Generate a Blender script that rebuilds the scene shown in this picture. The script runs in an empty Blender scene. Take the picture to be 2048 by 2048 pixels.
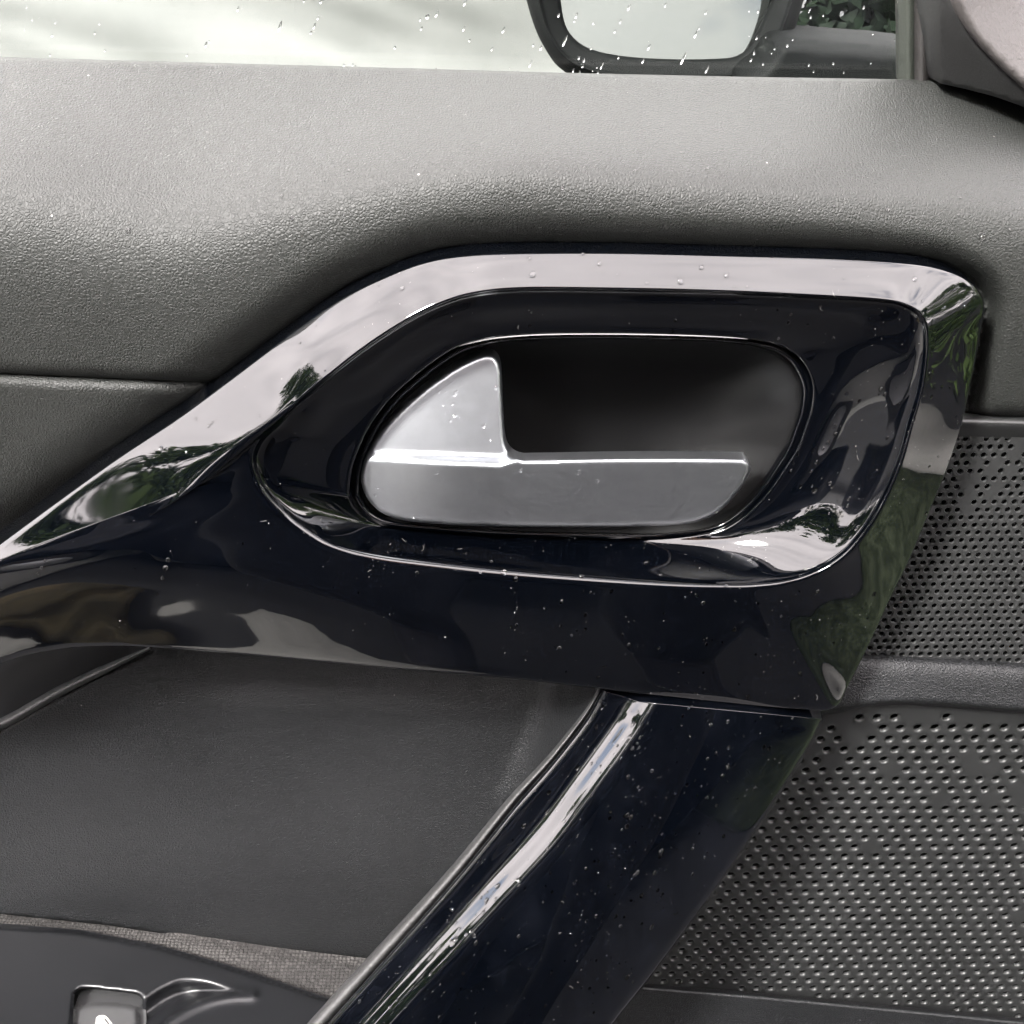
import bpy, bmesh, math, random
import numpy as np
from mathutils import Vector, Matrix, geometry
from mathutils.bvhtree import BVHTree

random.seed(7); np.random.seed(7)
scene = bpy.context.scene
COL = scene.collection

# ------------------------------------------------------------------ camera
PITCH = math.radians(28.0)
HALF = math.radians(22.5)
T = math.tan(HALF)
DIST = 0.135 / T
ORG = Vector((0, 0, 0.90))                      # point of the door the lens looks at
CAM = ORG + DIST * Vector((0, -math.cos(PITCH), math.sin(PITCH)))
cd = bpy.data.cameras.new('camera'); cam = bpy.data.objects.new('camera', cd); COL.objects.link(cam)
cam.location = CAM; cam.rotation_euler = (math.pi / 2 - PITCH, 0, 0)
cd.sensor_width = 36; cd.sensor_fit = 'HORIZONTAL'; cd.angle = 2 * HALF
cd.clip_start = 0.01; cd.clip_end = 500
scene.camera = cam

# ------------------------------------------------------------------ sky, sun, exposure
SUN_EL, SUN_AZ = math.radians(42), math.radians(222)      # azimuth from +Y, clockwise
world = bpy.data.worlds.new('World'); scene.world = world; world.use_nodes = True
nt = world.node_tree; nt.nodes.clear()
def N(tree, typ, **kw):
    n = tree.nodes.new(typ)
    for k, v in kw.items():
        if k in n.inputs.keys() if isinstance(k, str) else False: n.inputs[k].default_value = v
        else: setattr(n, k, v)
    return n
wo = N(nt, 'ShaderNodeOutputWorld'); bg = N(nt, 'ShaderNodeBackground'); bg.inputs['Strength'].default_value = 0.12
sky = N(nt, 'ShaderNodeTexSky'); sky.sky_type = 'NISHITA'; sky.sun_disc = False
sky.sun_elevation = SUN_EL; sky.sun_rotation = SUN_AZ
tc = N(nt, 'ShaderNodeTexCoord')
mp = N(nt, 'ShaderNodeMapping'); mp.inputs['Scale'].default_value = (1.0, 1.0, 2.2)
nz = N(nt, 'ShaderNodeTexNoise'); nz.inputs['Scale'].default_value = 2.3; nz.inputs['Detail'].default_value = 5; nz.inputs['Roughness'].default_value = 0.58
rp = N(nt, 'ShaderNodeValToRGB'); rp.color_ramp.elements[0].position = 0.31; rp.color_ramp.elements[1].position = 0.43
nz2 = N(nt, 'ShaderNodeTexNoise'); nz2.inputs['Scale'].default_value = 4.5; nz2.inputs['Detail'].default_value = 3
rp2 = N(nt, 'ShaderNodeValToRGB')
rp2.color_ramp.elements[0].position = 0.3; rp2.color_ramp.elements[0].color = (9.0, 8.35, 8.45, 1)
rp2.color_ramp.elements[1].position = 0.75; rp2.color_ramp.elements[1].color = (13.0, 12.0, 12.0, 1)
mx = N(nt, 'ShaderNodeMix'); mx.data_type = 'RGBA'
L = nt.links.new
L(tc.outputs['Generated'], mp.inputs['Vector']); L(mp.outputs['Vector'], nz.inputs['Vector']); L(mp.outputs['Vector'], nz2.inputs['Vector'])
L(nz.outputs['Fac'], rp.inputs['Fac']); L(nz2.outputs['Fac'], rp2.inputs['Fac'])
L(rp.outputs['Color'], mx.inputs[0]); L(sky.outputs['Color'], mx.inputs[6]); L(rp2.outputs['Color'], mx.inputs[7])
L(mx.outputs[2], bg.inputs['Color']); L(bg.outputs['Background'], wo.inputs['Surface'])

sd = bpy.data.lights.new('sun', 'SUN'); sd.energy = 2.0; sd.angle = math.radians(10); sd.color = (1, 0.97, 0.93)
sun = bpy.data.objects.new('sun', sd); COL.objects.link(sun)
to_sun = Vector((math.sin(SUN_AZ) * math.cos(SUN_EL), math.cos(SUN_AZ) * math.cos(SUN_EL), math.sin(SUN_EL)))
sun.rotation_euler = to_sun.to_track_quat('Z', 'Y').to_euler()
sun.location = (0, 0, 6)

scene.view_settings.view_transform = 'Standard'; scene.view_settings.look = 'None'
scene.view_settings.exposure = 3.12; scene.view_settings.gamma = 1.0
scene.view_settings.use_curve_mapping = False
scene.render.engine = 'CYCLES'
cy = scene.cycles
cy.use_denoising = True; cy.max_bounces = 7; cy.diffuse_bounces = 2; cy.glossy_bounces = 4; cy.transmission_bounces = 6; cy.transparent_max_bounces = 8
cy.use_adaptive_sampling = True; cy.adaptive_threshold = 0.025; cy.adaptive_min_samples = 12
world.cycles.sampling_method = 'MANUAL'; world.cycles.sample_map_resolution = 512
cy.caustics_reflective = True; cy.caustics_refractive = True; cy.blur_glossy = 0.3
cy.sample_clamp_indirect = 6

# ------------------------------------------------------------------ geometry helpers
_c, _s = math.cos(PITCH), math.sin(PITCH)
def P(u, v, h):
    """point where the sight line through (u, v) of the 2048-grid drawing meets the plane h metres in front of the door plane"""
    u = np.asarray(u, float); v = np.asarray(v, float); h = np.asarray(h, float)
    dx = (u - 1024) / 1024 * T; dy = (1024 - v) / 1024 * T
    X = dx; Y = _c + dy * _s; Z = -_s + dy * _c
    k = (-h - CAM.y) / Y
    return np.stack([CAM.x + k * X, CAM.y + k * Y, CAM.z + k * Z], -1)

def crom(pts, n, closed=False):
    """Catmull-Rom through pts (any dims), n samples per span; centripetal-free, fine for smooth anchors"""
    p = np.asarray(pts, float); m = len(p)
    if closed: q = np.vstack([p[-1:], p, p[:2]]); spans = m
    else: q = np.vstack([2 * p[0] - p[1], p, 2 * p[-1] - p[-2]]); spans = m - 1
    t = np.linspace(0, 1, n, endpoint=False)[:, None]
    out = []
    for i in range(spans):
        a, b, c, d = q[i], q[i + 1], q[i + 2], q[i + 3]
        out.append(.5 * (2 * b + (c - a) * t + (2 * a - 5 * b + 4 * c - d) * t ** 2 + (3 * b - a - 3 * c + d) * t ** 3))
    out = np.vstack(out)
    if not closed: out = np.vstack([out, p[-1:]])
    return out

def resample(poly, step, closed=True):
    p = np.asarray(poly, float)
    if closed: p = np.vstack([p, p[:1]])
    d = np.r_[0, np.cumsum(np.hypot(*np.diff(p, axis=0).T))]
    n = max(3, int(round(d[-1] / step)))
    s = np.linspace(0, d[-1], n, endpoint=not closed)
    return np.stack([np.interp(s, d, p[:, 0]), np.interp(s, d, p[:, 1])], -1)

def pdist(u, v, line, closed=True):
    """distance in drawing units from points to a polyline"""
    u = np.asarray(u, float); v = np.asarray(v, float)
    a = np.asarray(line, float); b = np.roll(a, -1, 0)
    if not closed: a, b = a[:-1], b[:-1]
    best = np.full(u.shape, 1e9)
    for (ax, ay), (bx, by) in zip(a, b):
        ex, ey = bx - ax, by - ay; l2 = ex * ex + ey * ey + 1e-12
        t = np.clip(((u - ax) * ex + (v - ay) * ey) / l2, 0, 1)
        best = np.minimum(best, np.hypot(u - ax - t * ex, v - ay - t * ey))
    return best

def inside(u, v, poly):
    a = np.asarray(poly, float); b = np.roll(a, -1, 0)
    r = np.zeros(np.shape(u), bool)
    for (ax, ay), (bx, by) in zip(a, b):
        if ay == by: continue
        c = ((ay > v) != (by > v)) & (u < (bx - ax) * (v - ay) / (by - ay) + ax)
        r ^= c
    return r

def sstep(a, b, x):
    t = np.clip((np.asarray(x, float) - a) / (b - a), 0, 1); return t * t * (3 - 2 * t)

ROOT = {}
def link(name, me, mat, parent=None, smooth=True):
    o = bpy.data.objects.new(name, me); COL.objects.link(o)
    if mat is not None: me.materials.append(mat)
    if smooth:
        for p in me.polygons: p.use_smooth = True
    if parent is not None:
        o.parent = parent
        m = Matrix.Identity(4); q = parent
        m = parent_world(parent).inverted()
        o.matrix_parent_inverse = m
    return o
def parent_world(o):
    m = Matrix.Translation(o.location) if o.type == 'EMPTY' else Matrix.Identity(4)
    return m
def mesh(name, verts, faces):
    me = bpy.data.meshes.new(name); me.from_pydata([tuple(map(float, x)) for x in verts], [], faces); me.update(); return me
def tag(o, label=None, cat=None, group=None, kind=None):
    if label: o['label'] = label
    if cat: o['category'] = cat
    if group: o['group'] = group
    if kind: o['kind'] = kind
    return o

def patch(name, outline, hf, mat, parent, step=12, wall=0.006, extra=None, ostep=None, holes=()):
    """filled sheet inside a drawn outline, relief hf(u, v), with a rim folded back by wall"""
    ol = resample(outline, ostep or step * .7)
    hl = [resample(h, ostep or step * .7) for h in holes]
    mn, mxx = ol.min(0), ol.max(0)
    gu = np.arange(mn[0], mxx[0], step); gv = np.arange(mn[1], mxx[1], step * .866)
    U, V = np.meshgrid(gu, gv); U = U + (np.arange(len(gv)) % 2)[:, None] * step * .5
    U, V = U.ravel(), V.ravel()
    k = inside(U, V, ol)
    U, V = U[k], V[k]
    k = pdist(U, V, ol) > step * .45
    for h in hl: k &= ~inside(U, V, h) & (pdist(U, V, h) > step * .45)
    U, V = U[k], V[k]
    pts = [ol] + hl + [np.stack([U, V], -1)]
    edges = []; base = 0
    for loop in [ol] + hl:
        n = len(loop); edges += [(base + i, base + (i + 1) % n) for i in range(n)]; base += n
    if extra is not None:
        for line in extra:
            n = len(line); edges += [(base + len(U) + i, base + len(U) + i + 1) for i in range(n - 1)]; pts.append(line); 
    allp = np.vstack(pts)
    r = geometry.delaunay_2d_cdt([Vector(p) for p in allp], edges, [], 2 if hl else 1, 1e-4)
    vv = np.array([tuple(x) for x in r[0]]); faces = [list(f) for f in r[2]]
    if hl:
        cen = np.array([vv[f].mean(0) for f in faces]); kk = np.ones(len(faces), bool)
        for h in hl: kk &= ~inside(cen[:, 0], cen[:, 1], h)
        faces = [f for f, q in zip(faces, kk) if q]
    H = hf(vv[:, 0], vv[:, 1])
    X = P(vv[:, 0], vv[:, 1], H)
    # orient towards -Y
    F3 = np.array([f[:3] for f in faces]); a_, b_, c_ = X[F3[:, 0]], X[F3[:, 1]], X[F3[:, 2]]
    sg = (np.cross(b_ - a_, c_ - a_) * (a_ - np.array(CAM))).sum(1) < 0
    f0 = [f if q else f[::-1] for f, q in zip(faces, sg)]
    verts = [tuple(x) for x in X]
    # boundary edges -> folded rim
    cnt = {}
    for f in f0:
        for i in range(len(f)):
            e = (f[i], f[(i + 1) % len(f)]); cnt[e] = cnt.get(e, 0) + 1
    bnd = [e for e in cnt if (e[1], e[0]) not in cnt]
    back = {}
    if wall:
        for a, b in bnd:
            for q in (a, b):
                if q not in back:
                    back[q] = len(verts); verts.append((X[q][0], X[q][1] + wall, X[q][2]))
            f0.append([b, a, back[a], back[b]])
    return link(name, mesh(name, verts, f0), mat, parent)

def strip(name, rails, mat, parent, closed=False, sub=0, cap=False, flip=None):
    """surface through rails: list of (n,3) world arrays of equal length"""
    R = np.stack(rails, 0)
    if cap:                                     # refine by hand: no subdivision of the big end cap
        R = crom(R.reshape(len(R), -1), 4).reshape(-1, R.shape[1], 3); sub = 0
    m, n, _ = R.shape
    verts = R.reshape(-1, 3); faces = []
    for i in range(m - 1):
        for j in range(n if closed else n - 1):
            k = (j + 1) % n
            faces.append([i * n + j, i * n + k, (i + 1) * n + k, (i + 1) * n + j])
    if cap: faces.append([(m - 1) * n + j for j in range(n)])
    # orientation: majority towards camera
    s = 0
    for f in faces[:: max(1, len(faces) // 400)]:
        a, b, c = verts[f[0]], verts[f[1]], verts[f[2]]
        s += np.cross(b - a, c - a).dot(a - np.array(CAM))
    if s > 0: faces = [f[::-1] for f in faces]
    o = link(name, mesh(name, verts, faces), mat, parent)
    if sub:
        md = o.modifiers.new('sub', 'SUBSURF'); md.levels = sub; md.render_levels = sub; md.boundary_smooth = 'PRESERVE_CORNERS'
    return o

# ------------------------------------------------------------------ materials
def new_mat(name):
    m = bpy.data.materials.new(name); m.use_nodes = True
    t = m.node_tree; b = t.nodes['Principled BSDF']
    return m, t, b
def noise(t, scale, detail=3, rough=.5, vec=None):
    n = t.nodes.new('ShaderNodeTexNoise'); n.inputs['Scale'].default_value = scale; n.inputs['Detail'].default_value = detail; n.inputs['Roughness'].default_value = rough
    if vec is not None: t.links.new(vec, n.inputs['Vector'])
    return n
def objco(t, scale=None):
    c = t.nodes.new('ShaderNodeTexCoord')
    if scale is None: return c.outputs['Object']
    m = t.nodes.new('ShaderNodeMapping'); m.inputs['Scale'].default_value = scale
    t.links.new(c.outputs['Object'], m.inputs['Vector']); return m.outputs['Vector']
def ramp(t, fac, stops):
    r = t.nodes.new('ShaderNodeValToRGB'); e = r.color_ramp.elements
    while len(e) < len(stops): e.new(.5)
    for q, (p, c) in zip(e, stops):
        q.position = p; q.color = c if len(c) == 4 else (*c, 1)
    t.links.new(fac, r.inputs['Fac']); return r.outputs['Color']
def math_(t, op, a, b=None, clamp=False):
    n = t.nodes.new('ShaderNodeMath'); n.operation = op; n.use_clamp = clamp
    for i, x in enumerate((a, b)):
        if x is None: continue
        if isinstance(x, (int, float)): n.inputs[i].default_value = x
        else: t.links.new(x, n.inputs[i])
    return n.outputs[0]
def mixc(t, fac, a, b):
    n = t.nodes.new('ShaderNodeMix'); n.data_type = 'RGBA'
    for i, x in ((0, fac), (6, a), (7, b)):
        if isinstance(x, (tuple, list)): n.inputs[i].default_value = x if len(x) == 4 else (*x, 1)
        elif isinstance(x, (int, float)): n.inputs[i].default_value = x
        else: t.links.new(x, n.inputs[i])
    return n.outputs[2]
def bump(t, b, height, strength, dist, prev=None):
    n = t.nodes.new('ShaderNodeBump'); n.inputs['Strength'].default_value = strength; n.inputs['Distance'].default_value = dist
    t.links.new(height, n.inputs['Height'])
    if prev is not None: t.links.new(prev, n.inputs['Normal'])
    if b is not None: t.links.new(n.outputs['Normal'], b.inputs['Normal'])
    return n.outputs['Normal']
def voro(t, scale, feature='F1', vec=None, rand=1.0):
    n = t.nodes.new('ShaderNodeTexVoronoi'); n.feature = feature; n.inputs['Scale'].default_value = scale; n.inputs['Randomness'].default_value = rand
    if vec is not None: t.links.new(vec, n.inputs['Vector'])
    return n
def specks(t, scale, size, keep):
    """tiny scattered dust flecks: 1 inside a fleck"""
    v = voro(t, scale, 'F1', objco(t))
    near = math_(t, 'LESS_THAN', v.outputs['Distance'], size)
    sep = t.nodes.new('ShaderNodeSeparateColor'); t.links.new(v.outputs['Color'], sep.inputs[0])
    return math_(t, 'MULTIPLY', near, math_(t, 'LESS_THAN', sep.outputs[0], keep))

def leather(name, col, rough, cell, amp, spec=.5, dust=True):
    m, t, b = new_mat(name)
    co = objco(t)
    wob = noise(t, cell * .55, 2, .5, co)
    add = t.nodes.new('ShaderNodeVectorMath'); add.operation = 'MULTIPLY_ADD'
    add.inputs[1].default_value = (.9 / cell,) * 3; t.links.new(wob.outputs['Color'], add.inputs[0]); t.links.new(co, add.inputs[2])
    v = voro(t, cell, 'DISTANCE_TO_EDGE', add.outputs[0])
    cells = math_(t, 'MINIMUM', math_(t, 'MULTIPLY', v.outputs['Distance'], 2.6), .8)
    vary = noise(t, cell * .23, 3, .6, co)
    hgt = math_(t, 'ADD', cells, math_(t, 'MULTIPLY', vary.outputs['Fac'], .9))
    bump(t, b, hgt, 1.0, amp)
    big = noise(t, 22, 4, .6, co)
    colr = ramp(t, big.outputs['Fac'], [(.3, tuple(c * .86 for c in col)), (.7, tuple(c * 1.12 for c in col))])
    if dust:
        colr = mixc(t, specks(t, 190, .045, .10), colr, (.22, .21, .20))
    t.links.new(colr, b.inputs['Base Color'])
    rr = t.nodes.new('ShaderNodeMapRange'); rr.inputs['To Min'].default_value = rough - .05; rr.inputs['To Max'].default_value = rough + .06
    t.links.new(big.outputs['Fac'], rr.inputs['Value']); t.links.new(rr.outputs[0], b.inputs['Roughness'])
    b.inputs['Specular IOR Level'].default_value = spec
    return m

def gloss_black(name, dusty=1.0):
    m, t, b = new_mat(name)
    co = objco(t)
    film = noise(t, 38, 5, .65, co)
    streak = noise(t, 60, 4, .6, objco(t, (1.0, 1.0, .18)))
    smear = math_(t, 'MULTIPLY', film.outputs['Fac'], streak.outputs['Fac'])
    base = ramp(t, smear, [(.22, (.0004, .0006, .0011)), (.42, (.0009 * dusty, .0011 * dusty, .0017 * dusty))])
    base = mixc(t, specks(t, 520, .055, .10 * dusty), base, (.10, .098, .095))
    base = mixc(t, specks(t, 230, .022, .10 * dusty), base, (.24, .23, .22))
    t.links.new(base, b.inputs['Base Color'])
    r = ramp(t, smear, [(.2, (.018,) * 3), (.45, (.075,) * 3)])
    t.links.new(r, b.inputs['Roughness'])
    b.inputs['IOR'].default_value = 1.6
    wav = noise(t, 26, 2, .5, co)
    bump(t, b, wav.outputs['Fac'], .35, .0006)
    return m

def plain(name, col, rough, metallic=0.0, spec=.5, grain=None):
    m, t, b = new_mat(name)
    co = objco(t)
    n = noise(t, 40, 4, .6, co)
    t.links.new(ramp(t, n.outputs['Fac'], [(.3, tuple(c * .88 for c in col)), (.7, tuple(c * 1.1 for c in col))]), b.inputs['Base Color'])
    rr = t.nodes.new('ShaderNodeMapRange'); rr.inputs['To Min'].default_value = max(0, rough - .05); rr.inputs['To Max'].default_value = rough + .05
    t.links.new(n.outputs['Fac'], rr.inputs['Value']); t.links.new(rr.outputs[0], b.inputs['Roughness'])
    b.inputs['Metallic'].default_value = metallic; b.inputs['Specular IOR Level'].default_value = spec
    if grain:
        g = noise(t, grain[0], 3, .6, co); bump(t, b, g.outputs['Fac'], 1.0, grain[1])
    return m

M = {}
M['pad'] = leather('grained soft plastic', (.0107, .0117, .0106), .56, 1200, .00013, .34)
M['pocket'] = leather('fine grained plastic', (.0052, .0056, .0062), .50, 1150, .00014, .28)
M['lip'] = leather('grained pocket edge', (.028, .028, .028), .42, 1800, .00008, .5)
M['gloss'] = gloss_black('piano black')
M['gloss_bar'] = gloss_black('dusty piano black', 1.7)
M['recess'] = plain('matte recess black', (.0022, .0023, .0025), .46, 0, .30, (2500, .00002))
M['grille'] = plain('speaker grille plastic', (.0125, .0130, .0130), .42, 0, .5, (2600, .000025))
M['satin'] = plain('satin black plastic', (.0040, .0043, .0050), .32, 0, .4, (3000, .000008))
M['switch'] = plain('switch plastic', (.03, .0305, .031), .4, 0, .5)
M['white_print'] = plain('white print', (.30, .30, .28), .5)
M['rubber'] = plain('window channel rubber', (.012, .011, .0105), .6, 0, .4)
M['weathered'] = plain('weathered seal', (.016, .019, .015), .7, 0, .3, (1500, .0002))
M['core'] = plain('door shell', (.012, .012, .012), .6)
M['corner'] = plain('corner trim plastic', (.0085, .0088, .0087), .5, 0, .5, (1900, .00010))  # dark tone carries the trim's shaded side in its colour
M['housing'] = plain('mirror housing plastic', (.0045, .005, .005), .65, 0, .08)

def lever_mat():
    m, t, b = new_mat('satin chrome')
    co = objco(t)
    br = noise(t, 160, 3, .6, objco(t, (1, 1, 14)))
    sm = noise(t, 75, 5, .7, co); sm2 = noise(t, 190, 4, .7, co)
    k = math_(t, 'MULTIPLY', sm.outputs['Fac'], sm2.outputs['Fac'])
    t.links.new(ramp(t, k, [(.10, (.345, .36, .38)), (.30, (.375, .39, .41)), (.46, (.36, .375, .395))]), b.inputs['Base Color'])
    t.links.new(ramp(t, k, [(.10, (.405,) * 3), (.25, (.37,) * 3), (.46, (.40,) * 3)]), b.inputs['Roughness'])
    b.inputs['Metallic'].default_value = 1
    return m
M['lever'] = lever_mat()

def fabric_mat():
    m, t, b = new_mat('woven fabric')
    co = objco(t, (1, 1, 1))
    w1 = t.nodes.new('ShaderNodeTexVoronoi'); w1.inputs['Scale'].default_value = 760; w1.inputs['Randomness'].default_value = .35
    t.links.new(co, w1.inputs['Vector'])
    hgt = math_(t, 'SUBTRACT', 1.0, w1.outputs['Distance'])
    fib = noise(t, 3000, 2, .5, co)
    hh = math_(t, 'ADD', hgt, math_(t, 'MULTIPLY', fib.outputs['Fac'], .35))
    bump(t, b, hh, 1.0, .00045)
    t.links.new(ramp(t, w1.outputs['Distance'], [(.15, (.045, .043, .041)), (.6, (.017, .016, .0155))]), b.inputs['Base Color'])
    b.inputs['Roughness'].default_value = .85; b.inputs['Specular IOR Level'].default_value = .2
    return m
M['fabric'] = fabric_mat()

def glass_mat():
    m, t, b = new_mat('tinted window glass')
    b.inputs['Base Color'].default_value = (.85, .895, .86, 1); b.inputs['Roughness'].default_value = 0.0
    b.inputs['Transmission Weight'].default_value = 1.0; b.inputs['IOR'].default_value = 1.5
    return m
M['glass'] = glass_mat()
def water_mat():
    m, t, b = new_mat('rain water')
    b.inputs['Base Color'].default_value = (1, 1, 1, 1); b.inputs['Roughness'].default_value = 0.0
    b.inputs['Transmission Weight'].default_value = 1.0; b.inputs['IOR'].default_value = 1.33
    return m
M['water'] = water_mat()
def mirror_mat():
    m, t, b = new_mat('mirror glass'); b.inputs['Metallic'].default_value = 1; b.inputs['Base Color'].default_value = (.075, .08, .077, 1)
    b.inputs['Roughness'].default_value = .03
    n = noise(t, 7, 2, .5, objco(t)); bump(t, b, n.outputs['Fac'], .2, .004)
    return m
M['mirror'] = mirror_mat()

def sheet_mat():
    m, t, b = new_mat('pale sheet')
    n = noise(t, 3.5, 5, .6, objco(t))
    t.links.new(ramp(t, n.outputs['Fac'], [(.35, (.080, .083, .079)), (.65, (.112, .114, .110))]), b.inputs['Base Color'])
    b.inputs['Roughness'].default_value = .6
    return m
M['sheet'] = sheet_mat()
def leaf_mat(name, a, c):
    m, t, b = new_mat(name)
    n = noise(t, 1.7, 4, .6, objco(t))
    t.links.new(ramp(t, n.outputs['Fac'], [(.3, a), (.7, c)]), b.inputs['Base Color'])
    b.inputs['Roughness'].default_value = .7; b.inputs['Specular IOR Level'].default_value = .15
    return m
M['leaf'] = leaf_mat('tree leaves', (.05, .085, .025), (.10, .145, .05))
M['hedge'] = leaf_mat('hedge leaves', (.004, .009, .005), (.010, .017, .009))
M['bark'] = plain('bark', (.06, .045, .034), .85)
M['asphalt'] = plain('asphalt', (.012, .0124, .0138), .8, 0, .3)

# ------------------------------------------------------------------ setting
def ground():
    me = mesh('ground', [(-120, -120, 0), (120, -120, 0), (120, 120, 0), (-120, 120, 0)], [[0, 1, 2, 3]])
    tag(link('ground', me, M['asphalt'], None, False), kind='structure')
ground()

door = bpy.data.objects.new('car_door', None); COL.objects.link(door); door.location = (0, 0.04, .45); door.empty_display_size = .1
tag(door, 'open car door seen from inside, black trim with glossy handle surround and rain drops', 'car door')

# shell behind the trim
def box(name, x0, x1, y0, y1, z0, z1, mat, parent=None):
    bm = bmesh.new(); bmesh.ops.create_cube(bm, size=1)
    for v in bm.verts:
        v.co = Vector((x0 + (v.co.x + .5) * (x1 - x0), y0 + (v.co.y + .5) * (y1 - y0), z0 + (v.co.z + .5) * (z1 - z0)))
    bmesh.ops.bevel(bm, geom=bm.edges[:], offset=min(x1 - x0, y1 - y0, z1 - z0) * .15, segments=2, affect='EDGES')
    me = bpy.data.meshes.new(name); bm.to_mesh(me); bm.free()
    return link(name, me, mat, parent)
box('door_shell', -.30, .26, .062, .095, .45, .985, M['core'], door)

# ------------------------------------------------------------------ drawn contours (2048 grid)
A = [  # outer edge, mid line (None = halfway), crease, rim of the lever opening
 ((-330,1400),(-110,1150),(509,936),(699,985)),
 ((-150,1205),(35,1136),(507,915),(702,955)),
 ((0,1089),(185,1104),(513,893),(709,925)),
 ((212,933),(352,1008),(530,868),(722,890)),
 ((345,843),(452,906),(562,835),(745,846)),
 ((461,758),(560,812),(598,802),(779,801)),
 ((572,673),None,(660,750),(815,767)),
 ((678,599),None,(735,692),(860,730)),
 ((769,554),None,(815,640),(909,698)),
 ((848,525),None,(880,608),(950,684)),
 ((928,511),None,(950,587),(1000,675)),
 ((1040,506),None,(1050,578),(1090,669)),
 ((1236,506),None,(1240,579),(1220,668)),
 ((1448,511),None,(1448,584),(1340,670)),
 ((1660,517),None,(1640,593),(1440,674)),
 ((1819,527),None,(1760,600),(1504,680)),
 ((1893,541),None,(1808,609),(1545,689)),
 ((1941,564),None,(1838,627),(1571,698)),
 ((1964,590),None,(1850,652),(1597,717)),
 ((1970,618),None,(1853,682),(1614,742)),
 ((1962,668),None,(1851,720),(1624,772)),
 ((1946,753),None,(1842,780),(1621,815)),
 ((1925,848),None,(1822,850),(1608,858)),
 ((1898,933),None,(1800,925),(1592,899)),
 ((1861,1024),None,(1768,1000),(1566,940)),
 ((1819,1125),None,(1730,1062),(1540,977)),
 ((1787,1188),None,(1690,1108),(1510,1011)),
 ((1745,1278),None,(1640,1141),(1478,1039)),
 ((1700,1368),None,(1580,1162),(1440,1060)),
 ((1668,1418),None,(1510,1171),(1390,1070)),
 ((1600,1420),None,(1448,1172),(1323,1076)),
 ((1480,1410),None,(1350,1170),(1250,1076)),
 ((1273,1388),None,(1200,1162),(1150,1074)),
 ((1024,1360),(1000,1250),(1024,1149),(1000,1070)),
 ((758,1337),(790,1225),(860,1132),(880,1062)),
 ((530,1315),(640,1198),(742,1114),(800,1055)),
 ((318,1297),(500,1172),(662,1090),(754,1047)),
 ((212,1293),(385,1156),(615,1062),(728,1034)),
 ((110,1301),(230,1144),(575,1030),(714,1020)),
 ((0,1329),(70,1137),(540,994),(705,1005)),
 ((-170,1405),(-50,1140),(520,965),(700,995)),
]
NA = len(A)
outer = np.array([a[0] for a in A], float); crease = np.array([a[2] for a in A], float); rim = np.array([a[3] for a in A], float)
mid = np.array([a[1] if a[1] else ((np.array(a[0]) + np.array(a[2])) / 2) for a in A], float)
idx = np.arange(NA)
def per(anchors):   # piecewise values around the loop: [(index, value), ...]
    xs = [a for a, _ in anchors]; ys = [b for _, b in anchors]
    return np.interp(idx, xs + [xs[0] + NA], ys + [ys[0]], period=None) if xs[0] == 0 else np.interp(idx, xs, ys)
h_out = per([(0, .0135), (1, .0125), (4, .0122), (7, .0125), (9, .0138), (11, .0146), (15, .0146), (17, .0135), (20, .0115), (27, .013), (29, .0195), (33, .0205), (36, .0165), (40, .014)])
h_cre = per([(0, .0210), (3, .0212), (4, .0222), (6, .0225), (9, .0215), (12, .0205), (17, .0215), (22, .0220), (29, .0230), (34, .0225), (38, .0208), (40, .0208)])
h_mid = per([(0, .0228), (1, .0225), (3, .0228), (4, .0226), (5, .0216), (6, .0190), (8, .0183), (10, .0180), (12, .0177), (15, .0179), (17, .0176), (22, .0170), (27, .0186), (29, .0225), (33, .0232), (35, .0235), (37, .0245), (39, .0250), (40, .0240)])
h_rim = per([(0, .0120), (6, .0135), (9, .0142), (12, .0142), (15, .0135), (18, .0110), (22, .0090), (28, .0070), (31, .0045), (35, .0045), (38, .0085), (40, .0120)])
rnd = per([(0, 5), (12, 4), (20, 5), (27, 7), (30, 9), (35, 9), (38, 7), (40, 5)])
SPN = 7
def C(x, closed=True):
    return crom(x if x.ndim == 2 else x[:, None], SPN, closed)
Oc, Mc, Cc, Rc = C(outer), C(mid), C(crease), C(rim)
ho, hc, hm, hr, rd = [C(q)[:, 0] for q in (h_out, h_cre, h_mid, h_rim, rnd)]
def toward(a, b, px):
    d = b - a; l = np.linalg.norm(d, axis=1, keepdims=True); px = np.asarray(px); px = px[:, None] if px.ndim else px
    return a + d / l * px
def lerp(a, b, t): return a + (b - a) * t
rings = []
def ring(uv, h): rings.append(P(uv[:, 0], uv[:, 1], h))
def back(uv, h, dy):
    q = P(uv[:, 0], uv[:, 1], h); q[:, 1] += dy; rings.append(q)
back(Oc, ho, .016); back(Oc, ho, .0015); ring(Oc, ho)
ring(toward(Oc, Mc, 4), ho + .0005)
ring(lerp(Oc, Mc, .45), lerp(ho, hm, .45) + .0002)
ring(Mc, hm)
ring(lerp(Mc, Cc, .55), lerp(hm, hc, .55))
ring(toward(Cc, Mc, rd * 1.6), lerp(hm, hc, .88))
ring(toward(Cc, Mc, rd * .55), hc)
ring(toward(Cc, Rc, rd * .5), hc - .0006)
ring(toward(Cc, Rc, rd * 1.3), hc - .0022)
dr = hc - hr
ring(lerp(Cc, Rc, .28), hr + .63 * dr)
ring(lerp(Cc, Rc, .55), hr + .33 * dr)
ring(lerp(Cc, Rc, .80), hr + .10 * dr)
ring(toward(Rc, Cc, 6), hr + .0002)
ring(toward(Rc, Cc, 1.5), hr)
back(Rc, hr, .001); back(Rc, hr, .010)
bezel = strip('handle_surround', rings, M['gloss'], door, closed=True, sub=2)
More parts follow.
